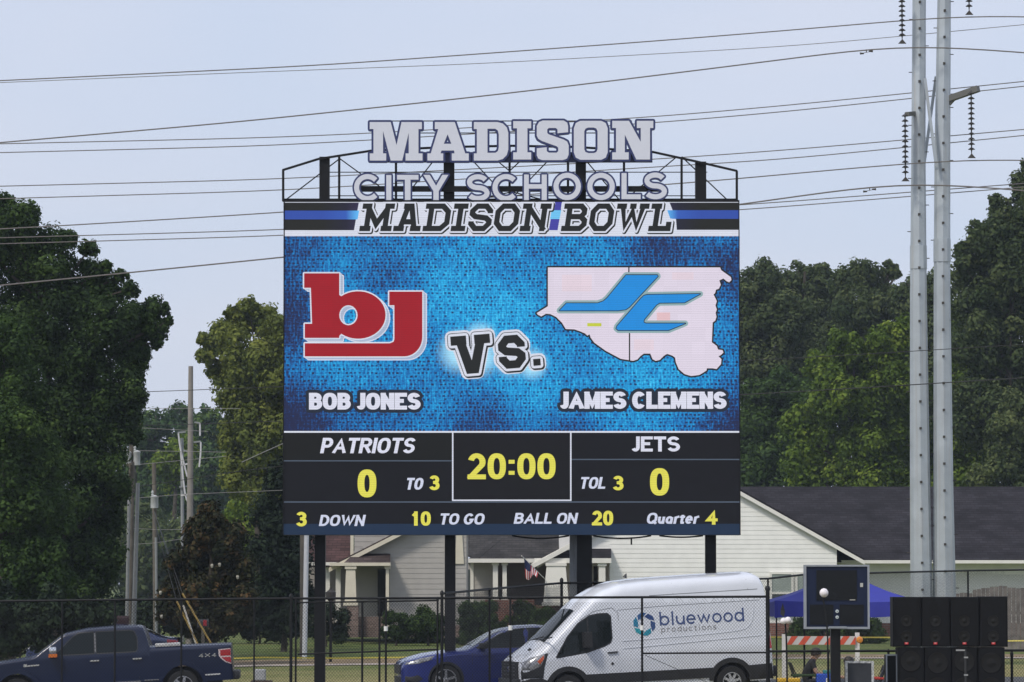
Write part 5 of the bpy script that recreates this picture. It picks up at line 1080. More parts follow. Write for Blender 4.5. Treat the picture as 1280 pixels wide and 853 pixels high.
# ------------------------------------------------------------------ vehicles
tyre_m = mat('tyre', (.014, .014, .015), .85, noise=.15); rim_m = mat('rim_alloy', (.45, .45, .47), .3, .8); blackpl = mat('black_plastic', (.018, .018, .02), .55, noise=.12)
tint = mat('tinted_glass', (.008, .012, .013), .05, spec=.28); chrome = mat('chrome', (.72, .72, .74), .15, 1.0); lamp_clear = mat('lamp_clear', (.30, .30, .31), .15, .4, noise=.5, scale=16); lamp_red = mat('lamp_red', (.38, .012, .02), .15, coat=.6); amber = mat('lamp_amber', (.55, .14, .02), .2)
def car_paint(n, c, metal=0., rough=.35): return mat(n, c, rough, metal, noise=.04, scale=1.5, coat=1.0)
class Body:
    """a shell lofted along the length: top(x), bottom(x) with wheel arches, half width hw(x, z)"""
    def __init__(s, top, base, W, L, arches, belt, tumble, nose=.25, tail=.12, crown=.05, low=.35, shoulder=.09):
        s.tx, s.tz = zip(*top); s.base, s.W, s.L, s.ar, s.belt, s.tum, s.nose, s.tail, s.crown, s.low, s.sh = base, W, L, arches, belt, tumble, nose, tail, crown, low, shoulder
    def top(s, x): return float(np.interp(x, s.tx, s.tz))
    def bot(s, x):
        b = float(np.interp(x, [p[0] for p in s.base], [p[1] for p in s.base]))
        for cx, cz, r in s.ar:
            if abs(x - cx) < r: b = max(b, cz + math.sqrt(r * r - (x - cx) ** 2))
        return b
    def hw(s, x, z):
        h = s.W / 2
        n = s.nose
        if x < n * 3: h -= n * (1 - math.sqrt(max(0, 1 - (1 - x / (n * 3)) ** 2.4)))
        if x > s.L - s.tail * 3: h -= s.tail * (1 - math.sqrt(max(0, 1 - (1 - (s.L - x) / (s.tail * 3)) ** 2.4)))
        b = float(np.interp(x, [p[0] for p in s.belt], [p[1] for p in s.belt]))
        if z > b: h -= (z - b) * s.tum + .012 * min(1, (z - b) / .06)
        else: h -= .05 * max(0, (b - z - .35)) ** 1.5
        t = s.top(x) - s.crown; d = z - (t - s.sh)
        if d > 0: h -= s.sh * (1 - math.sqrt(max(0, 1 - min(1, d / s.sh) ** 2)))
        return max(h, .05)
    def shell(s, nz=18, nr=8):
        xs = set(np.round(np.arange(0, s.L + .001, .06), 4)); xs |= set(s.tx)
        for cx, cz, r in s.ar:
            for a in range(0, 181, 9): xs.add(round(cx + r * math.cos(R(a)), 4))
            xs |= {round(cx - r - .004, 4), round(cx + r + .004, 4)}
        xs = sorted(x for x in xs if 0 <= x <= s.L); q = MB(); rows = []
        for x in xs:
            b, t = s.bot(x), s.top(x) - s.crown; t = max(t, b + .05); zz = [b + (t - b) * (1 - (1 - i / nz) ** 1.35) for i in range(nz + 1)]
            side = [(s.hw(x, z), z) for z in zz]; ht = side[-1][0]
            mid = [(ht * (1 - 2 * i / nr), t + s.crown * (1 - abs(1 - 2 * i / nr) ** 2.2)) for i in range(1, nr)]
            rows.append([(x, -y, z) for y, z in side] + [(x, -y, z) for y, z in mid] + [(x, y, z) for y, z in side[::-1]])
        k = len(rows[0])
        q.add([p for r in rows for p in r], [(i * k + j, (i + 1) * k + j, (i + 1) * k + j + 1, i * k + j + 1) for i in range(len(rows) - 1) for j in range(k - 1)])
        q.f.append(list(range(k))); q.m.append(0); q.f.append(list(range((len(rows) - 1) * k, len(rows) * k))[::-1]); q.m.append(0)
        return q
    def side(s, loops, off=.006, step=.12, far=False, th=None):
        """a patch lying on the flank, edges returned into it"""
        v, t = fill(loops, step); sg = 1 if far else -1; q = MB()
        top_ = [(x, sg * (s.hw(x, z) + off), z) for x, z in v]; n = len(v); ed = {}
        for a, b, c in t:
            for e in ((a, b), (b, c), (c, a)): ed[e] = 1
        q.add(top_ + [(x, y - sg * (off + .012), z) for x, y, z in top_], list(t) + [(a, b, n + b, n + a) for (a, b) in ed if (b, a) not in ed]); return q
    def over(s, x0, x1, f0, f1, off=.008, n=10, m=10, g0=None, g1=None):
        """a patch lying on the top between x0 and x1, lateral fraction f0..f1 of the half width (g0, g1: at x1)"""
        q = MB(); v = []; g0 = f0 if g0 is None else g0; g1 = f1 if g1 is None else g1
        for i in range(n + 1):
            x = x0 + (x1 - x0) * i / n; a, b = f0 + (g0 - f0) * i / n, f1 + (g1 - f1) * i / n; ht = s.hw(x, s.top(x) - s.crown)
            for j in range(m + 1):
                f = a + (b - a) * j / m; v.append((x - off * .6, f * ht, s.top(x) - s.crown + s.crown * (1 - abs(f) ** 2.2) + off))
        q.add(v, [(i * (m + 1) + j, (i + 1) * (m + 1) + j, (i + 1) * (m + 1) + j + 1, i * (m + 1) + j + 1) for i in range(n) for j in range(m)]); return q
    def front(s, y0, y1, z0, z1, off=.012):
        """a patch on the front cap"""
        return MB().box(-off, .05, y0, y1, z0, z1)
def wheel(t, x, y, r, wd, out, spokes=6, rimr=.62, m=rim_m):
    q = MB(); q.lathe((x, y, r), (0, 1, 0), [(r * rimr, -wd / 2), (r * .93, -wd / 2), (r, -wd * .36), (r, wd * .36), (r * .93, wd / 2), (r * rimr, wd / 2), (r * rimr, -wd / 2)], 32); w_ = q.build('wheel', tyre_m, t, False, 40)
    q = MB(); s_ = -1 if out < 0 else 1; yo = y + s_ * wd * .42
    q.lathe((x, yo, r), (0, s_, 0), [(r * rimr, .03), (r * rimr * .93, .03), (r * rimr * .9, -.05)], 28)
    q.lathe((x, yo, r), (0, s_, 0), [(r * .17, -.05), (r * .17, .02), (.01, .025)], 12)
    for i in range(spokes):
        a = 2 * math.pi * i / spokes + .3; c, sn = math.cos(a), math.sin(a); h = r * .075
        p = lambda rr, k: (x + c * rr - sn * k, r + sn * rr + c * k)
        v = []
        for rr, hh in ((r * .12, h * 1.1), (r * rimr * .95, h)):
            for k in (-hh, hh):
                for yy in (yo - s_ * .03, yo + s_ * .018): X_, Z_ = p(rr, k); v.append((X_, yy, Z_))
        q.add(v, [(0, 1, 3, 2), (4, 6, 7, 5), (0, 4, 5, 1), (2, 3, 7, 6), (0, 2, 6, 4), (1, 5, 7, 3)])
    q.build('rim', m, w_, False, 30)
    MB().lathe((x, yo - s_ * .06, r), (0, s_, 0), [(r * rimr * .9, 0), (.01, .0)], 20).build('brake_disc', blackpl, w_, False)
def poly(*p): return [ccw(p)]
def ring(cx, cz, r0, r1, a0, a1): return [ccw([(cx + r1 * math.cos(R(a0 + (a1 - a0) * i / 24)), cz + r1 * math.sin(R(a0 + (a1 - a0) * i / 24))) for i in range(25)] + [(cx + r0 * math.cos(R(a1 - (a1 - a0) * i / 24)), cz + r0 * math.sin(R(a1 - (a1 - a0) * i / 24))) for i in range(25)])]
def seam(pts, w_=.012): return stroke(pts, w_)
def B2(t, name, m, q, sm=35, par=None): return q.build(name, m, par or t, False, sm)

# white high-roof van ------------------------------------------------
yaw, pit = R(15), R(2.66); sV = 56.0; DV = 87.0
ox = X(640.5, DV - .75); van = thing('cargo_van', 'white high-roof cargo van with blue lettering on its flank', 'van', (ox, DV - .75, CAMZ - (883.6 - HOR) / 56), rot=(0, -pit, yaw))
vw = car_paint('van_white', (.66, .68, .735)); vb = Body([(0, 1.06), (.05, 1.12), (.16, 1.20), (.50, 1.40), (.58, 1.46), (1.30, 2.09), (1.52, 2.28), (1.72, 2.44), (1.98, 2.58), (2.37, 2.695), (2.9, 2.735), (4.2, 2.765), (5.40, 2.775), (5.52, 2.76), (5.61, 2.71), (5.67, 2.60), (5.71, 2.36), (5.76, 1.5), (5.78, .9)],
    [(0, .32), (.5, .28), (5.94, .36)], 2.04, 5.78, [(1.02, .36, .43), (4.79, .36, .43)], [(0, .98), (.8, 1.1), (6, 1.16)], .085, nose=.22, tail=.05, crown=.06, shoulder=.22)
B2(van, 'body', vw, vb.shell(24, 10), 32)
for f in (False, True):
    wn = poly((.80, 1.105), (1.08, 1.53), (1.33, 1.80), (1.60, 1.955), (1.80, 1.985), (2.0, 1.985), (2.06, 1.93), (2.06, 1.46), (2.02, 1.37), (1.90, 1.31), (1.5, 1.19))
    o = B2(van, 'door_window', blackpl, vb.side(grow(wn, .03), .005, far=f)); B2(van, 'pane', tint, vb.side(wn, .010, far=f), par=o)
    B2(van, 'pane_divider', blackpl, vb.side(seam([(1.52, 1.20), (1.54, 1.92)], .035), .014, far=f), par=o)
    B2(van, 'side_moulding', blackpl, vb.side(poly((1.45, .47), (1.45, .69), (4.36, .69), (4.36, .47)), .022, far=f)); B2(van, 'side_moulding', blackpl, vb.side(poly((5.20, .38), (5.20, .70), (5.74, .72), (5.77, .38)), .022, far=f))
    for c in (1.02, 4.79): B2(van, 'wheel_arch_trim', blackpl, vb.side(ring(c, .36, .425, .53, 5, 175), .026, far=f))
    B2(van, 'bumper_corner', blackpl, vb.side(poly((.01, .34), (.01, .62), (.20, .66), (.42, .66), (.56, .60), (.58, .40)), .02, .06, far=f))
    hl = poly((.02, .84), (.03, 1.02), (.22, 1.12), (.52, 1.19), (.50, 1.08), (.42, .93), (.22, .84)); hh = B2(van, 'headlight', lamp_clear, vb.side(hl, .012, .05, far=f)); B2(van, 'turn_signal', lamp_red if False else mat('lamp_orange', (.5, .09, .03), .25), vb.side(poly((.40, .96), (.34, 1.03), (.50, 1.16), (.49, 1.08)), .018, .05, far=f), par=hh)
    B2(van, 'headlight_surround', blackpl, vb.side(poly((.01, .64), (.01, .85), (.22, .84), (.42, .93), (.52, 1.19), (.60, 1.20), (.50, .90), (.46, .66)), .008, .06, far=f))
    B2(van, 'tail_light', lamp_red, vb.side(poly((5.68, 1.05), (5.67, 1.5), (5.75, 1.5), (5.76, 1.05)), .012, far=f))
    sm_ = B2(van, 'panel_seam', mat('seam_gray', (.16, .165, .18), .6), vb.side(seam([(2.24, .72), (2.25, 2.0), (2.12, 2.12), (1.7, 2.06), (1.36, 1.88)], .011) + seam([(2.24, 2.06), (3.2, 2.1), (4.6, 2.12), (5.55, 2.13)], .010) + seam([(3.0, 2.345), (5.52, 2.375)], .014) + seam([(3.55, 2.35), (3.55, 2.6)], .008) + seam([(5.30, 2.38), (5.28, 2.6)], .008), .003, far=f))
    hn = B2(van, 'door_handle', blackpl, vb.side(poly((1.95, 1.125), (1.95, 1.155), (2.18, 1.165), (2.18, 1.135)), .03, far=f)); B2(van, 'fuel_cap_dot', blackpl, vb.side([[(2.05 + .03 * math.cos(a), .90 + .03 * math.sin(a)) for a in np.linspace(0, 6.0, 10)]], .012, far=f))
    q = MB(); sg = 1 if f else -1; q.box(1.38, 1.55, sg * 1.03, sg * 1.25, 1.28, 1.62); B2(van, 'wing_mirror', blackpl, q)
    ridge = vb.side(poly((2.3, 1.205), (2.3, 1.225), (5.55, 1.36), (5.55, 1.34)), .009, far=f); ridge2 = vb.side(seam(smooth_path([(2.3, 1.38), (4.9, 1.45), (5.32, 1.55), (5.40, 2.0)]), .02), .008, far=f)
    q = MB(); q.add(ridge.v, ridge.f); q.add(ridge2.v, ridge2.f); B2(van, 'body_crease', vw, q)
B2(van, 'windscreen', tint, vb.over(.60, 1.34, -.93, .93, .012, 14, 12, -.84, .84)); B2(van, 'bonnet_vent', blackpl, vb.over(.30, .36, -.72, -.50, .01, 2, 4)); 
q = MB()
for y in (-.05, -.75): q.bar((.56, y, 1.49), (.62, y - .55, 1.55), .025)
B2(van, 'wiper', blackpl, q)
q = MB(); q.box(-.03, .06, -.66, .66, .62, 1.03); g_ = B2(van, 'grille', blackpl, q)
q = MB()
for z in (.74, .82, .90, .97): q.box(-.04, -.028, -.5, .5, z - .012, z + .012)
B2(van, 'grille_bar', mat('grille_gray', (.06, .06, .065), .4), q, par=g_)
q = MB(); q.lathe((-.045, 0, .86), (-1, 0, 0), [(.01, .012), (.11, .008), (.12, 0)], 20); q.v = [(x, y * 1.25, .86 + (z - .86) * .55) for x, y, z in q.v]; B2(van, 'badge', chrome, q, par=g_)
q = MB(); q.box(-.10, .22, -.80, .80, .34, .66); q.build('front_bumper', blackpl, van, False, 30, .04)
q = MB(); q.box(5.72, 5.88, -.95, .95, .42, .66); q.build('rear_bumper', blackpl, van, False, 30, .03)
MB().box(.3, 5.55, -.62, .62, .30, .85).build('chassis', blackpl, van, False); MB().box(.58, 5.4, -.80, .80, .30, .42).build('chassis', blackpl, van, False)
q = MB(); q.tube([(2.62, -.35, 2.76), (2.66, -.35, 2.85)], [.05, .012], 8); B2(van, 'roof_antenna', blackpl, q)
steel_rim = mat('rim_steel', (.52, .53, .55), .4, .5)
for x in (1.02, 4.79):
    for y in (-.90, .90): wheel(van, x, y, .355, .235, y, 8, .60, steel_rim)
# lettering on the flank
vtx = lambda loops: loops
def vtext(s, x0, x1, z0, z1, wd, gap=.16): return [[(p[0], -p[1]) for p in L][::-1] for L in text(s, x0, x1, -z1, -z0, wd, GL, gap=gap)]
def tilt(loops, x0, k): return [[(x, z + (x - x0) * k) for x, z in L] for L in loops]
word = tilt(vtext('bluewood', 3.20, 5.16, 1.675, 1.975, .125, .12), 3.2, .001); B2(van, 'lettering', mat('logo_navy', (.045, .075, .20), .5), vb.side(word, .006, .1))
word = vtext('productions', 3.22, 4.50, 1.53, 1.655, .11, .3); B2(van, 'lettering', mat('logo_gray', (.26, .25, .25), .5), vb.side(word, .006, .1))
hx, hz_ = 2.84, 1.725; cols = ((.02, .055, .19), (.03, .10, .26), (.02, .19, .33), (.015, .29, .36), (.015, .24, .34), (.03, .07, .2))
q = MB()
for i in range(6):
    a0 = 60 * i + 12; pp = lambda r, a: (hx + r * math.cos(R(a)), hz_ + r * math.sin(R(a)))
    bl = [pp(.25, a0 + 4), pp(.262, a0 + 28), pp(.25, a0 + 54), pp(.165, a0 + 74), pp(.15, a0 + 30)]; m_ = vb.side([ccw(bl)], .006, .1); q.mi = i; q.add(m_.v, m_.f)
q.build('aperture_logo', [mat('logo_blade_%d' % i, c, .5) for i, c in enumerate(cols)], van, False)

# blue pickup --------------------------------------------------------
DT_ = 96.0; pk_o = (X(-23, DT_ - .95), DT_ - .95, CAMZ - (887.4 - HOR) / 50.6 * 1.0)
truck = thing('pickup_truck', 'dark blue crew-cab pickup truck parked behind the fence at left', 'pickup truck', pk_o, rot=(0, -R(2.8), R(3)))
tb_p = mat('truck_blue', (.004, .010, .038), .4, .0, noise=.04, scale=1.5, coat=.35, spec=.3); tb = Body([(0, 1.02), (.08, 1.12), (.35, 1.19), (1.0, 1.26), (1.36, 1.30), (1.44, 1.335), (2.05, 1.76), (2.20, 1.83), (2.70, 1.915), (3.3, 1.935), (3.95, 1.925), (4.06, 1.89), (4.12, 1.76), (4.20, 1.42), (4.22, 1.405), (6.14, 1.385), (6.17, 1.36), (6.19, .7)],
    [(0, .42), (.5, .40), (6.19, .50)], 2.0, 6.19, [(.98, .40, .50), (4.97, .40, .50)], [(0, 1.1), (1.4, 1.24), (6.2, 1.30)], .17, nose=.16, tail=.04, crown=.03, shoulder=.07)
B2(truck, 'body', tb_p, tb.shell(22, 8), 32)
for f in (False, True):
    wA = poly((1.93, 1.30), (2.08, 1.44), (2.36, 1.70), (2.52, 1.785), (2.86, 1.80), (2.86, 1.30)); wB = poly((2.93, 1.30), (2.93, 1.80), (3.72, 1.80), (3.84, 1.77), (3.90, 1.62), (3.90, 1.36), (3.86, 1.30))
    for w__ in (wA, wB):
        o = B2(truck, 'door_window', blackpl, tb.side(grow(w__, .025), .005, .08, far=f)); B2(truck, 'pane', tint, tb.side(w__, .010, .08, far=f), par=o)
    B2(truck, 'pillar_trim', mat('pillar_gray', (.22, .22, .23), .4), tb.side(seam([(2.895, 1.32), (2.895, 1.78)], .022), .012, far=f))
    for x in (2.76, 3.79): B2(truck, 'door_handle', chrome, tb.side(poly((x, 1.10), (x, 1.135), (x + .22, 1.135), (x + .22, 1.10)), .035, far=f))
    B2(truck, 'door_seam', blackpl, tb.side(seam([(2.90, .56), (2.90, 1.28)], .012) + seam([(1.80, .56), (1.78, 1.28)], .012) + seam([(3.93, .62), (3.93, 1.30)], .010) + seam([(4.20, .52), (4.20, 1.39)], .022), .003, far=f))
    B2(truck, 'sill_strip', chrome, tb.side(poly((1.86, .545), (1.86, .58), (3.96, .585), (3.96, .55)), .03, far=f)); B2(truck, 'sill_strip', chrome, tb.side(poly((4.05, .575), (4.05, .60), (4.42, .60), (4.42, .575)), .02, far=f))
    B2(truck, 'reflector', mat('reflector_white', (.6, .6, .6), .3), tb.side(poly((5.50, .63), (5.50, .66), (5.88, .665), (5.88, .635)), .012, far=f))
    B2(truck, 'fender_badge', chrome, tb.side(seam([(1.16, 1.065), (1.54, 1.08)], .035) + seam([(1.16, 1.09), (1.24, 1.10)], .04), .012, far=f))
    tl = B2(truck, 'tail_light_surround', mat('lamp_pale', (.6, .5, .5), .2), tb.side(poly((5.86, 1.245), (6.155, 1.26), (6.165, .875), (6.02, .93), (5.90, 1.03), (5.86, 1.10)), .010, far=f))
    B2(truck, 'tail_light', lamp_red, tb.side(poly((5.90, 1.225), (6.15, 1.24), (6.15, 1.085), (5.90, 1.085)), .016, far=f), par=tl); B2(truck, 'tail_light', lamp_red, tb.side(poly((5.92, 1.05), (6.15, 1.05), (6.155, .91), (6.03, .955)), .016, far=f), par=tl)
    for c in (.98, 4.97): B2(truck, 'wheel_arch_flare', tb_p, tb.side(ring(c, .40, .495, .60, 0, 180), .045, far=f))
    q = MB(); sg = 1 if f else -1; q.box(1.80, 1.98, sg * .99, sg * 1.24, 1.31, 1.50); mi = q.build('wing_mirror', chrome, truck, False, 30, .03)
    MB().box(1.785, 1.99, sg * 1.02, sg * 1.245, 1.25, 1.33).build('mirror_lamp', amber, mi, False)
e4 = text('4', 0, 1, -1, 0, .17) + text('X', 1.25, 2.35, -1, 0, .17) + text('4', 2.6, 3.6, -1, 0, .17)
B2(truck, 'emblem', chrome, tb.side([[(5.38 + x * .118, 1.07 - y * .095) for x, y in L][::-1] for L in e4], .012))
B2(truck, 'windscreen', mat('screen_glass', (.30, .33, .34), .06, spec=.9), tb.over(1.46, 2.12, -.95, .95, .010, 10, 10, -.88, .88))
MB().box(-.10, .10, -.80, .80, .46, .70).build('front_bumper', chrome, truck, False, 30, .03); MB().box(-.02, .05, -.62, .62, .72, 1.02).build('grille', chrome, truck, False)
q = MB(); q.box(6.14, 6.34, -.92, .92, .50, .70); q.build('rear_bumper', blackpl, truck, False, 30, .03)
q = MB(); q.box(4.34, 4.98, -.95, -.55, 1.37, 1.455); q.build('bed_toolbox', mat('aluminium', (.55, .54, .52), .4, .4, noise=.2), truck, False, 30, .015)
MB().box(.3, 5.9, -.60, .60, .36, .85).build('chassis', blackpl, truck, False)
for x in (.98, 4.97):
    for y in (-.86, .86): wheel(truck, x, y, .40, .27, y, 6, .62)

# blue sedans --------------------------------------------------------
def sedan(label, loc, yaw_, pitch_, sc, col, group=None):
    t = thing('sedan', label, 'car', loc, rot=(0, -pitch_, yaw_), group=group)
    k = lambda pts: [(x * sc, z * sc) for x, z in pts]
    b = Body(k([(0, .66), (.05, .74), (.12, .79), (.55, .90), (1.05, .965), (1.40, 1.0), (1.52, 1.045), (2.0, 1.32), (2.22, 1.40), (2.6, 1.465), (2.95, 1.475), (3.35, 1.44), (3.8, 1.30), (4.25, 1.10), (4.40, 1.065), (4.78, 1.04), (4.82, .96), (4.86, .55)]),
        k([(0, .22), (.4, .19), (4.4, .2), (4.86, .32)]), 1.86 * sc, 4.86 * sc, [(.93 * sc, .33 * sc, .385 * sc), (3.76 * sc, .33 * sc, .385 * sc)], k([(0, .70), (1.4, .90), (4.9, .99)]), .36, nose=.20 * sc, tail=.14 * sc, crown=.04, shoulder=.10)
    B2(t, 'body', col, b.shell(20, 10), 34)
    for f in (False, True):
        wa = [ccw(k([(1.62, 1.0), (1.80, 1.10), (2.12, 1.28), (2.36, 1.365), (2.64, 1.395), (2.64, 1.015)]))]; wb = [ccw(k([(2.72, 1.02), (2.72, 1.398), (3.05, 1.395), (3.38, 1.34), (3.72, 1.20), (3.86, 1.10), (3.80, 1.06)]))]
        for w__ in (wa, wb):
            o = B2(t, 'door_window', blackpl, b.side(grow(w__, .022), .005, .07, far=f)); B2(t, 'pane', tint, b.side(w__, .010, .07, far=f), par=o)
        B2(t, 'window_trim', chrome, b.side(seam(k([(1.58, 1.0), (1.78, 1.115), (2.10, 1.30), (2.36, 1.388), (2.68, 1.42), (3.06, 1.418), (3.4, 1.36)]), .014), .008, .06, far=f))
        B2(t, 'headlight', lamp_clear, b.side([ccw(k([(.05, .66), (.10, .72), (.40, .80), (.70, .85), (.62, .76), (.36, .69)]))], .010, .04, far=f)); B2(t, 'air_intake', blackpl, b.side([ccw(k([(.06, .30), (.06, .42), (.34, .44), (.44, .36), (.30, .28)]))], .008, .05, far=f))
        B2(t, 'tail_light', lamp_red, b.side([ccw(k([(4.50, .86), (4.48, .98), (4.82, .98), (4.84, .84)]))], .012, .05, far=f))
        B2(t, 'door_seam', blackpl, b.side(seam(k([(1.50, .34), (1.50, .9)]), .01) + seam(k([(2.68, .30), (2.70, 1.0)]), .01) + seam(k([(3.55, .72), (3.74, 1.05)]), .01), .003, far=f)); B2(t, 'door_handle', col, b.side([ccw(k([(2.42, .88), (2.42, .905), (2.60, .91), (2.60, .885)]))], .03, far=f))
        sg = 1 if f else -1; MB().box(1.64 * sc, 1.80 * sc, sg * .90 * sc, sg * 1.12 * sc, 1.0 * sc, 1.11 * sc).build('wing_mirror', blackpl, t, False, 30, .03)
        B2(t, 'wheel_arch_liner', blackpl, b.side(ring(.93 * sc, .33 * sc, .35 * sc, .39 * sc, 0, 180), .004, far=f))
    B2(t, 'windscreen', mat('screen_glass', (.30, .33, .34), .06, spec=.9), b.over(1.54 * sc, 2.16 * sc, -.94, .94, .009, 10, 10, -.86, .86)); B2(t, 'rear_window', tint, b.over(3.50 * sc, 4.2 * sc, -.84, .84, .009, 10, 10, -.9, .9))
    q = MB(); q.box(-.02, .08, -.55 * sc, .55 * sc, .46 * sc, .66 * sc); B2(t, 'grille', blackpl, q); q = MB(); q.box(-.015, .08, -.6 * sc, .6 * sc, .26 * sc, .40 * sc); B2(t, 'air_intake', blackpl, q)
    MB().box(.3, 4.5 * sc, -.6, .6, .22, .6).build('chassis', blackpl, t, False)
    for x in (.93, 3.76):
        for y in (-.80, .80): wheel(t, x * sc, y * sc, .33 * sc, .22, y, 5, .70)
    return t
sed_blue = car_paint('sedan_blue', (.013, .026, .19), .35, .3)
sedan('bright blue sedan half hidden behind the nose of the van', (X(498, 91.2), 91.2, CAMZ - (867.5 - HOR) / 53.0), R(8), R(.8), 1.085, sed_blue)
sedan('dark blue sedan with red tail light seen over the bed of the pickup', (X(227, 124) - 4.86, 124, zg(X(160, 124), 124) + .02), R(0), R(0), 1.0, car_paint('sedan_darkblue', (.016, .03, .11), .2, .3))

# ------------------------------------------------------------------ equipment right of the van
tn = thing('canopy_tent', 'blue pop-up canopy tent behind the navy display panel', 'tent', (X(1058, 93), 93, zg(X(1058, 93), 93)))
tc_ = mat('tent_blue', (.022, .028, .27), .7, noise=.12, scale=3, bump=.1); x0_, x1_ = X(968, 92), X(1149, 92); zt_, ze, zv = Z(708.5, 93), Z(751, 92), Z(772.5, 92); n = 10; q = MB(); v = []
ctr = ((x0_ + x1_) / 2, 93.4); cs4 = [(x0_, 91.9), (x1_, 91.9), (x1_, 95.0), (x0_, 95.0)]
for k in range(4):
    a, b = cs4[k], cs4[(k + 1) % 4]; rows = 7; o = len(q.v)
    for i in range(rows + 1):
        t = i / rows
        for j in range(n + 1):
            u = j / n; ex, ey = a[0] + (b[0] - a[0]) * u, a[1] + (b[1] - a[1]) * u; sag = -.07 * math.sin(math.pi * u) * t
            q.v.append((ctr[0] + (ex - ctr[0]) * t, ctr[1] + (ey - ctr[1]) * t, zt_ + (ze - zt_) * t ** .86 + sag * .6 - .12 * math.sin(math.pi * t) * .6))
    for j in range(n + 1):
        u = j / n; q.v.append((a[0] + (b[0] - a[0]) * u, a[1] + (b[1] - a[1]) * u + .02 * math.sin(j * 2.2), zv + .03 * abs(math.sin(u * math.pi * 3))))
    for i in range(rows + 1):
        for j in range(n): s_ = o + i * (n + 1) + j; q.f.append([s_, s_ + 1, s_ + n + 2, s_ + n + 1]); q.m.append(0)
q.build('canopy', tc_, tn, smooth=40)
for x, y in cs4: MB().bar((x + (.04 if x == x0_ else -.04), y + .02, zg(x, y)), (x + (.04 if x == x0_ else -.04), y + .02, ze - .03), .035).build('leg', black_steel, tn)
br_ = thing('barricade', 'orange and white striped barricade on white legs under the blue tent', 'barricade', (X(1026, 90), 90, zg(X(1026, 90), 90)))
for px, y0 in ((980, 793), (1071.5, 791)):
    q = MB(); x = X(px, 90); q.box(x - .05, x + .05, 90.03, 90.10, Z(825, 90) - .55, Z(y0, 90)); q.build('leg', mat('plastic_white', (.62, .6, .58), .5, noise=.06), br_)
bd = MB(); xa, xb, z0, z1 = X(983, 90), X(1069, 90), Z(806, 90), Z(795.5, 90); bd.box(xa, xb, 89.98, 90.02, z0, z1); bo = bd.build('striped_board', mat('board_white', (.50, .47, .45), .6, noise=.05), br_)
q = MB(); kx = (xb - xa) / 5.3
for i in range(6):
    a = xa + (i - .12) * kx; pl4 = [(a, z0), (a + kx * .5, z0), (a + kx * .5 + (z1 - z0) * .75, z1), (a + (z1 - z0) * .75, z1)]; pl4 = [(min(max(x, xa), xb), z) for x, z in pl4]
    q.add([(x, 89.977, z) for x, z in pl4], [(0, 1, 2, 3)])
q.build('stripe', mat('stripe_orange', (.52, .075, .035), .5, noise=.12), bo)
MB().lathe(P(1074.5, 800, 89.9), (0, -1, 0), [(.07, -.03), (.08, .0), (.06, .03), (.01, .04)], 14).build('warning_lamp', mat('lamp_orange2', (.6, .22, .03), .3), br_)
# navy field clock panel
ck = thing('field_clock', 'navy square display panel with gray frame on a dark post', 'game clock', (X(1044, 79), 79, zg(X(1044, 79), 79)))
def pbox(px0, px1, y0, y1, D, dep): return MB().box(X(px0, D), X(px1, D), D, D + dep, Z(y1, D), Z(y0, D))
pbox(1006.5, 1085.5, 707.5, 785.5, 79, .22).build('cabinet', mat('panel_navy', (.007, .013, .04), .5, noise=.08, spec=.25), ck)
q = MB()
for a in ((1005.2, 1087, 706.2, 708.4), (1005.2, 1087, 783.8, 786.5), (1005.2, 1008, 708.4, 783.8), (1084.4, 1087, 708.4, 783.8)): b = pbox(*a, 78.97, .2); q.add(b.v, b.f)
q.build('frame', mat('frame_gray', (.28, .30, .34), .4, .3, noise=.08), ck)
for a in ((1020.5, 1071, 713, 750.5), (1012, 1041.5, 756, 781), (1049.5, 1079.5, 756, 781)): pbox(*a, 78.985, .02).build('display_window', mat('display_black', (.007, .008, .010), .5, spec=.2), ck)
for y in (764.3, 771.7): MB().lathe(P(1046.4, y, 78.99), (0, -1, 0), [(.034, 0), (.034, .012), (.01, .016)], 14).build('colon_dot', mat('dot_pale', (.45, .50, .52), .4), ck)
pbox(1075.2, 1078.8, 729, 734, 78.985, .02).build('sticker', mat('sticker_pale', (.4, .4, .38), .5), ck); pbox(1062, 1069, 749.6, 750.6, 78.98, .02).build('sticker', mat('sticker_pale', (0, 0, 0)), ck)
q = MB(); xp0, xp1 = X(1038, 79.1), X(1050, 79.1); q.box(xp0, xp1, 79.05, 79.25, zg(0, 79) - .1, Z(783, 79)); q.build('post', black_steel, ck); pbox(1036, 1058, 783.2, 785.6, 78.93, .05).build('bracket', mat('frame_gray', (0, 0, 0)), ck)
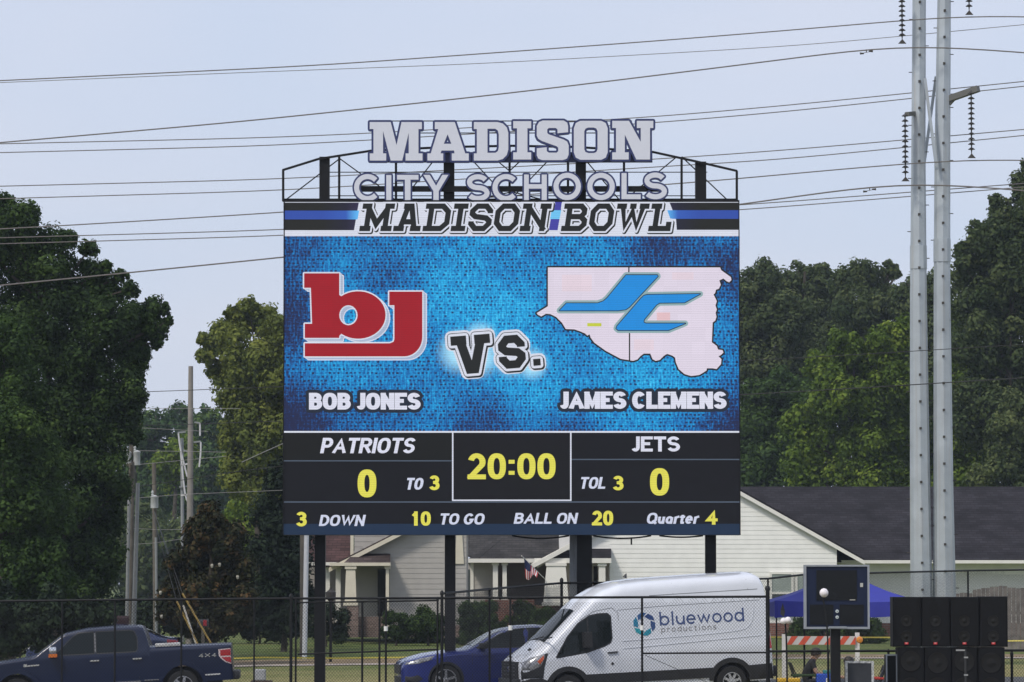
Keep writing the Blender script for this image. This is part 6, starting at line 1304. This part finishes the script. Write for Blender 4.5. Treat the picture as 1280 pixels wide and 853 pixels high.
# white balls on slim poles
tl_ = thing('marker_pole', 'slim pole with one white ball in front of the navy panel', 'marker pole', (X(1034.5, 78.2), 78.2, zg(0, 78)))
MB().lathe(P(1030, 741.3, 78.3), (0, 0, 1), [(.005, -.092), (.05, -.078), (.085, -.035), (.09, .0), (.085, .035), (.05, .078), (.005, .092)], 18).build('ball', mat('ball_white', (.72, .68, .70), .5, noise=.1, scale=20), tl_, smooth=70)
q = MB(); q.tube([P(1030, 746, 78.3), P(1029, 753, 78.3)], .02, 6); q.tube([P(1029.5, 750, 78.3), P(1034.5, 790, 78.25), (X(1034.5, 78.2), 78.2, zg(0, 78))], .016, 6); q.build('pole', black_steel, tl_)
t2 = thing('marker_pole', 'slim dark pole with white ball pair and black pennant beside the fence end', 'marker pole', (X(983.5, 78.2), 78.2, zg(0, 78)))
for px, py, r in ((979.5, 776.5, 4.2), (985, 775.5, 4.4)): rr = r / 62; MB().lathe(P(px, py, 78.2), (0, 0, 1), [(.004, -rr), (rr * .6, -rr * .8), (rr * .94, -rr * .35), (rr, 0), (rr * .94, rr * .35), (rr * .6, rr * .8), (.004, rr)], 14).build('ball', mat('ball_white', (0, 0, 0)), t2, smooth=70)
MB().tube([P(981.5, 778, 78.25), P(983, 800, 78.25), (X(984, 78.2), 78.2, zg(0, 78))], .018, 6).build('pole', black_steel, t2)
q = MB(); a = [P(978.5, 754, 78.28), P(976, 762, 78.26), P(975.5, 768, 78.22), P(980, 771.5, 78.22), P(981.3, 765, 78.3)]; a2 = [(x, y + .03, z) for x, y, z in a]; q.add(a + a2, [tuple(range(5)), tuple(range(5, 10))[::-1]] + [(i, (i + 1) % 5, 5 + (i + 1) % 5, 5 + i) for i in range(5)]); q.build('pennant', mat('cloth_black', (.014, .014, .016), .8), t2)
# loudspeakers: four tops over four subs
spk = mat('speaker_black', (.006, .006, .007), .6, noise=.2, scale=12, spec=.15); grl = mat('speaker_grille', (.007, .007, .008), .7, noise=.25, scale=40, spec=.15); cone = mat('speaker_cone', (.010, .0095, .009), .6, noise=.15, spec=.2)
def speaker(label, px0, px1, y0, y1, D, holes, badge, grp):
    t = thing('loudspeaker', label, 'loudspeaker', (X((px0 + px1) / 2, D), D, Z(y1, D)), grp)
    b = MB().box(X(px0 + .3, D), X(px1 - .3, D), D, D + .6, Z(y1, D), Z(y0, D)); b.build('cabinet', spk, t, bevel=.012); pbox(px0 + 2, px1 - 2, y0 + 2, y1 - 2, D - .012, .014).build('grille', grl, t)
    for hx_, hy_, r in holes:
        c = P(hx_, hy_, D - .012); k = r / 61.0
        MB().lathe(c, (0, -1, 0), [(k * 1.08, 0), (k * 1.05, .014), (k * .95, .012), (k * .55, .004), (k * .40, .006), (k * .25, .014), (.004, .016)], 26).build('woofer', cone, t, smooth=50)
    if badge:
        MB().box(*[f(v) for f, v in ((lambda v: X(v, D), badge[0] - 2.3), (lambda v: X(v, D), badge[0] + 2.3))], D - .022, D - .012, Z(badge[1] + 1.9, D), Z(badge[1] - 1.9, D)).build('badge', mat('badge_red', (.55, .03, .035), .4), t)
        pbox(badge[0] - 1.2, badge[0] + 1.2, badge[1] - .9, badge[1] + .9, D - .025, .004).build('badge', mat('badge_pale', (.65, .25, .24), .5), t)
    return t
DS = 79.6; wds = ['leftmost of the four', 'second from the left of the four', 'third from the left of the four', 'rightmost of the four']
xs_ = [1115.5, 1151.7, 1187.7, 1224.3, 1260]
for i in range(4):
    speaker('%s upper black loudspeakers with small red badge' % wds[i], xs_[i], xs_[i + 1] - .4, 746.4 - (0.6 if i == 3 else 0), 808.8, DS, [((xs_[i] + xs_[i + 1]) / 2 - .6, 776.5, 6.6), ((xs_[i] + xs_[i + 1]) / 2 - .6, 796, 6.8)], ((xs_[i] + xs_[i + 1]) / 2 - 1, 803.8), 'upper row of loudspeakers')
x2_ = [1122, 1155, 1189, 1222, 1256]
for i in range(4):
    speaker('%s lower black subwoofers with a big cone' % wds[i], x2_[i], x2_[i + 1] - .4, 809.6, 886, DS + .02, [((x2_[i] + x2_[i + 1]) / 2, 827 + (2 if i % 2 else 0), 12), ((x2_[i] + x2_[i + 1]) / 2, 860, 12)], None, 'lower row of subwoofers')
sd_ = thing('speaker_stand', 'slim dark stand with two pale clamps in front of the subwoofers', 'stand', (X(1206.5, 79), 79, zg(0, 79)))
MB().tube([(X(1206.5, 79), 79, zg(0, 79)), P(1206.5, 812, 79)], .022, 8).build('pole', mat('stand_dark', (.05, .05, .052), .4, .5), sd_); cl_m = mat('clamp_pale', (.38, .38, .38), .4, .4)
for x0, x1, y in ((1195, 1206, 813), (1205, 1210, 822), (1205, 1210, 844)): MB().bar(P(x0, y, 78.97), P(x1, y, 78.97), .03).build('clamp', cl_m, sd_)
rk = thing('rack_case', 'tall dark rack case with metal edges left of the subwoofers', 'case', (X(1113, 79.8), 79.8, zg(0, 79.8)))
pbox(1107.5, 1120.5, 819, 886, 79.8, .5).build('box', spk, rk, bevel=.01); q = MB()
for a in ((1106.8, 1108.6, 818, 886), (1119.4, 1121, 818, 886), (1108.6, 1119.4, 818, 820)): b = pbox(*a, 79.785, .03); q.add(b.v, b.f)
q.build('edge_trim', mat('frame_gray', (0, 0, 0)), rk)
fc = thing('flight_case', 'dark flight case with bright speckled metal edging beside the panel post', 'case', (X(1074, 79.4), 79.4, zg(0, 79.4)))
pbox(1057.5, 1091, 828, 884, 79.4, .5).build('box', mat('case_gray', (.030, .033, .040), .6, noise=.12, scale=14), fc); q = MB()
for a in ((1056.2, 1059, 826.5, 884), (1088.8, 1091.8, 826.5, 884), (1059, 1088.8, 826.5, 829.2)): b = pbox(*a, 79.385, .06); q.add(b.v, b.f)
q.build('edge_trim', mat('edge_alu', (.5, .5, .5), .4, .3, noise=.5, scale=30), fc)
co = thing('cooler', 'bright blue cooler with teal items on its lid', 'cooler', (X(1032, 86), 86, zg(X(1032, 86), 86)))
pbox(1020.5, 1043.5, 842.5, 876, 86, .4).build('box', mat('cooler_blue', (.02, .07, .42), .5, noise=.06), co, bevel=.02); pbox(1029, 1043, 838, 842.3, 86.05, .3).build('lid', mat('teal', (.03, .19, .19), .5), co, bevel=.015); pbox(1032, 1036, 848, 853, 85.985, .02).build('latch', trim, co)
yb = thing('storage_bin', 'yellow topped bin at the bottom edge beside the fence end', 'bin', (X(986, 83), 83, zg(X(986, 83), 83)))
pbox(974, 999, 853, 880, 83, .4).build('box', blackpl, yb, bevel=.02); pbox(972.5, 1000, 848, 853, 82.98, .44).build('lid', mat('bin_yellow', (.60, .36, .02), .5, noise=.06), yb, bevel=.02)
# lower left: pale gray utility cap on the ground behind the gate
ut = thing('utility_pedestal', 'small pale gray utility box low behind the gate at the bottom edge', 'utility box', (X(325, 100), 100, zg(X(325, 100), 100)))
pbox(318, 332, 837, 851, 100, .3).build('cap', mat('pedestal_gray', (.35, .36, .38), .6, noise=.1), ut, bevel=.03); pbox(314, 340, 851, 866, 100, .4).build('base', mat('pedestal_brown', (.08, .06, .05), .8), ut)
lpst = thing('lamp_post', 'short black garden lamp post on the lawn behind the scoreboard post', 'lamp post', (X(413.5, 128), 128, zg(X(413.5, 128), 128)))
MB().tube([(X(413.5, 128), 128, zg(X(413.5, 128), 128)), P(413.5, 748, 128)], .05, 8).build('post', black_steel, lpst); MB().lathe(P(413.5, 752, 128), (0, 0, 1), [(.06, 0), (.16, .1), (.17, .3), (.06, .38), (.02, .48)], 8).build('lantern', darkin, lpst)

# ------------------------------------------------------------------ seated people
def figure(label, base, J, radii, mats_, parts, chair_col, chair_label, face):
    """skin-grown body; J: joints in metres relative to base, x along the picture"""
    t = thing('person', label, 'person', base); names = list(J); me = bpy.data.meshes.new('body'); E_ = []
    for a, b in parts: E_.append((names.index(a), names.index(b)))
    me.from_pydata([J[n_] for n_ in names], E_, []); o = bpy.data.objects.new('body', me); COL.objects.link(o)
    o.modifiers.new('skin', 'SKIN'); sub = o.modifiers.new('sub', 'SUBSURF'); sub.levels = 2; sub.render_levels = 2
    for i, n_ in enumerate(names): sv = me.skin_vertices[0].data[i]; r = radii[n_]; sv.radius = (r, r) if not isinstance(r, tuple) else r; sv.use_root = (n_ == 'pelvis')
    dg = bpy.context.evaluated_depsgraph_get(); dg.update(); m2 = bpy.data.meshes.new_from_object(o.evaluated_get(dg)); o.modifiers.clear(); o.data = m2
    for m in mats_: m2.materials.append(m)
    pts = np.array([J[n_] for n_ in names]); grp = [face(n_) for n_ in names]
    for p in m2.polygons:
        c = np.array(p.center); d = ((pts - c) ** 2).sum(1) / np.array([(radii[n_] if not isinstance(radii[n_], tuple) else radii[n_][0]) + .05 for n_ in names]) ** 2; p.material_index = grp[int(d.argmin())]; p.use_smooth = True
    o.parent = t; return t
skin = mat('skin', (.32, .19, .13), .55, noise=.06); cloth_b = mat('shirt_black', (.014, .014, .016), .9, noise=.2); cloth_n = mat('shirt_navy', (.018, .022, .045), .9, noise=.2); shorts = mat('shorts_dark', (.02, .02, .022), .9); hair_m = mat('hair_dark', (.018, .013, .010), .6)
def sit(sx):
    """seated, facing +x * sx, leaning forward, hands together on the thighs, one foot ahead"""
    J = {'pelvis': (0, 0, .50), 'belly': (.03, 0, .68), 'chest': (.10, 0, .86), 'neck': (.19, 0, 1.03), 'skull': (.25, 0, 1.13), 'crown': (.27, 0, 1.22), 'nose': (.35, 0, 1.12)}
    for s_, y in (('l', .10), ('r', -.10)):
        J.update({'sh_' + s_: (.14, y * 1.75, .96), 'el_' + s_: (.24, y * 2.3, .70), 'wr_' + s_: (.46, y * 1.3, .70), 'ha_' + s_: (.54, y * 1.05, .71), 'f1_' + s_: (.60, y * 1.0, .72), 'th_' + s_: (.55, y * .6, .75),
                  'hip_' + s_: (.06, y, .49), 'kn_' + s_: (.48, y * 1.3, .52), 'an_' + s_: (.52 + (.12 if s_ == 'l' else 0), y * 1.3, .10), 'to_' + s_: (.70 + (.12 if s_ == 'l' else 0), y * 1.4, .05)})
    return {k: (x * sx, y, z) for k, (x, y, z) in J.items()}
RAD = {'pelvis': (.15, .17), 'belly': (.14, .15), 'chest': (.15, .17), 'neck': .06, 'skull': .10, 'crown': .075, 'nose': .022}
PRT = [('pelvis', 'belly'), ('belly', 'chest'), ('chest', 'neck'), ('neck', 'skull'), ('skull', 'crown'), ('skull', 'nose')]
for s_ in 'lr':
    RAD.update({'sh_' + s_: .07, 'el_' + s_: .048, 'wr_' + s_: .033, 'ha_' + s_: .042, 'f1_' + s_: .022, 'th_' + s_: .014, 'hip_' + s_: .10, 'kn_' + s_: .068, 'an_' + s_: .042, 'to_' + s_: .04})
    PRT += [('chest', 'sh_' + s_), ('sh_' + s_, 'el_' + s_), ('el_' + s_, 'wr_' + s_), ('wr_' + s_, 'ha_' + s_), ('ha_' + s_, 'f1_' + s_), ('ha_' + s_, 'th_' + s_), ('pelvis', 'hip_' + s_), ('hip_' + s_, 'kn_' + s_), ('kn_' + s_, 'an_' + s_), ('an_' + s_, 'to_' + s_)]
def which(n_):
    b = n_[:2]
    if b in ('el', 'wr', 'ha', 'f1', 'th', 'ne', 'sk', 'no', 'cr', 'an'): return 0
    if b in ('hi', 'kn', 'pe'): return 2
    return 1 if b != 'to' else 3
def hair(t, sx): q = MB(); q.lathe((.245 * sx, 0, 1.15), (-.15 * sx, 0, 1), [(.118, -.03), (.122, .02), (.11, .07), (.075, .112), (.02, .128)], 14); q.build('hair', hair_m, t, False, 60)
def camp_chair(label, base, sx, c1, c2):
    t = thing('camp_chair', label, 'folding chair', base); fr = mat('chair_frame', (.02, .02, .02), .5)
    q = MB(); q.add([(x * sx, y, z) for x, y, z in ((-.16, -.27, .42), (.42, -.27, .46), (.42, .27, .46), (-.16, .27, .42), (-.16, -.27, .39), (.42, -.27, .43), (.42, .27, .43), (-.16, .27, .39))], [(0, 1, 2, 3), (4, 5, 6, 7), (0, 1, 5, 4), (1, 2, 6, 5), (2, 3, 7, 6), (3, 0, 4, 7)]); q.build('seat', c1, t, False)
    q = MB(); q.add([(x * sx, y, z) for x, y, z in ((-.16, -.27, .42), (-.34, -.29, .95), (-.34, .29, .95), (-.16, .27, .42), (-.19, -.27, .42), (-.37, -.29, .95), (-.37, .29, .95), (-.19, .27, .42))], [(0, 1, 2, 3), (4, 5, 6, 7), (0, 1, 5, 4), (1, 2, 6, 5), (2, 3, 7, 6), (3, 0, 4, 7)]); q.build('backrest', c1, t, False)
    for y in (-.30, .30):
        MB().tube([(-.30 * sx, y, .66), (.1 * sx, y, .67), (.44 * sx, y, .65)], .03, 8).build('armrest', c2, t, False)
        MB().tube([(-.34 * sx, y, .95), (-.10 * sx, y, .40), (.34 * sx, y, .0)], .014, 6).build('leg', fr, t, False); MB().tube([(.42 * sx, y, .65), (.40 * sx, y, .44), (-.2 * sx, y, .0)], .014, 6).build('leg', fr, t, False)
    return t
b1 = (X(1006, 86.5), 86.5, CAMZ - (881 - HOR) / 56.2); J1 = sit(1)
pA = figure('person in black shirt seated facing the cooler, looking at hands', b1, J1, RAD, [skin, cloth_b, shorts, hair_m], PRT, None, None, which); hair(pA, 1)
camp_chair('black camp chair with green sides under the seated person in black', b1, 1, mat('chair_black', (.018, .022, .016), .85), mat('chair_green', (.02, .045, .012), .8))
b2 = (X(1086, 87.5), 87.5, CAMZ - (884 - HOR) / 55.5); J2 = sit(-1)
J2 = {k: ((x - max(0, z - .5) * .35 if k[:2] not in ('hi', 'kn', 'an', 'to') else x), y, z - max(0, z - .6) * .22) for k, (x, y, z) in J2.items()}
pB = figure('person in navy shirt bent forward behind the flight case', b2, J2, RAD, [skin, cloth_n, shorts, hair_m], PRT, None, None, which)
q = MB(); hc = J2['skull']; q.lathe((hc[0] + .01, 0, hc[2] + .015), (.2, 0, 1), [(.118, -.03), (.122, .02), (.11, .07), (.075, .112), (.02, .128)], 14); q.build('hair', hair_m, pB, False, 60)
camp_chair('navy camp chair with red armrests behind the flight case', b2, -1, mat('chair_navy', (.02, .024, .04), .85), mat('chair_red', (.36, .03, .02), .7))
HAZE = .0002
# ------------------------------------------------------------------ summer haze
q = MB(); q.box(-420, 420, -3, 620, -3, 60)
hm = bpy.data.materials.new('haze_air'); hm.use_nodes = True; t_ = hm.node_tree; t_.nodes.remove(t_.nodes['Principled BSDF'])
pv = t_.nodes.new('ShaderNodeVolumePrincipled'); pv.inputs['Color'].default_value = (.72, .82, .95, 1); pv.inputs['Density'].default_value = HAZE; pv.inputs['Anisotropy'].default_value = .2
t_.links.new(pv.outputs[0], t_.nodes['Material Output'].inputs['Volume'])
tag(q.build('haze', hm), kind='stuff')
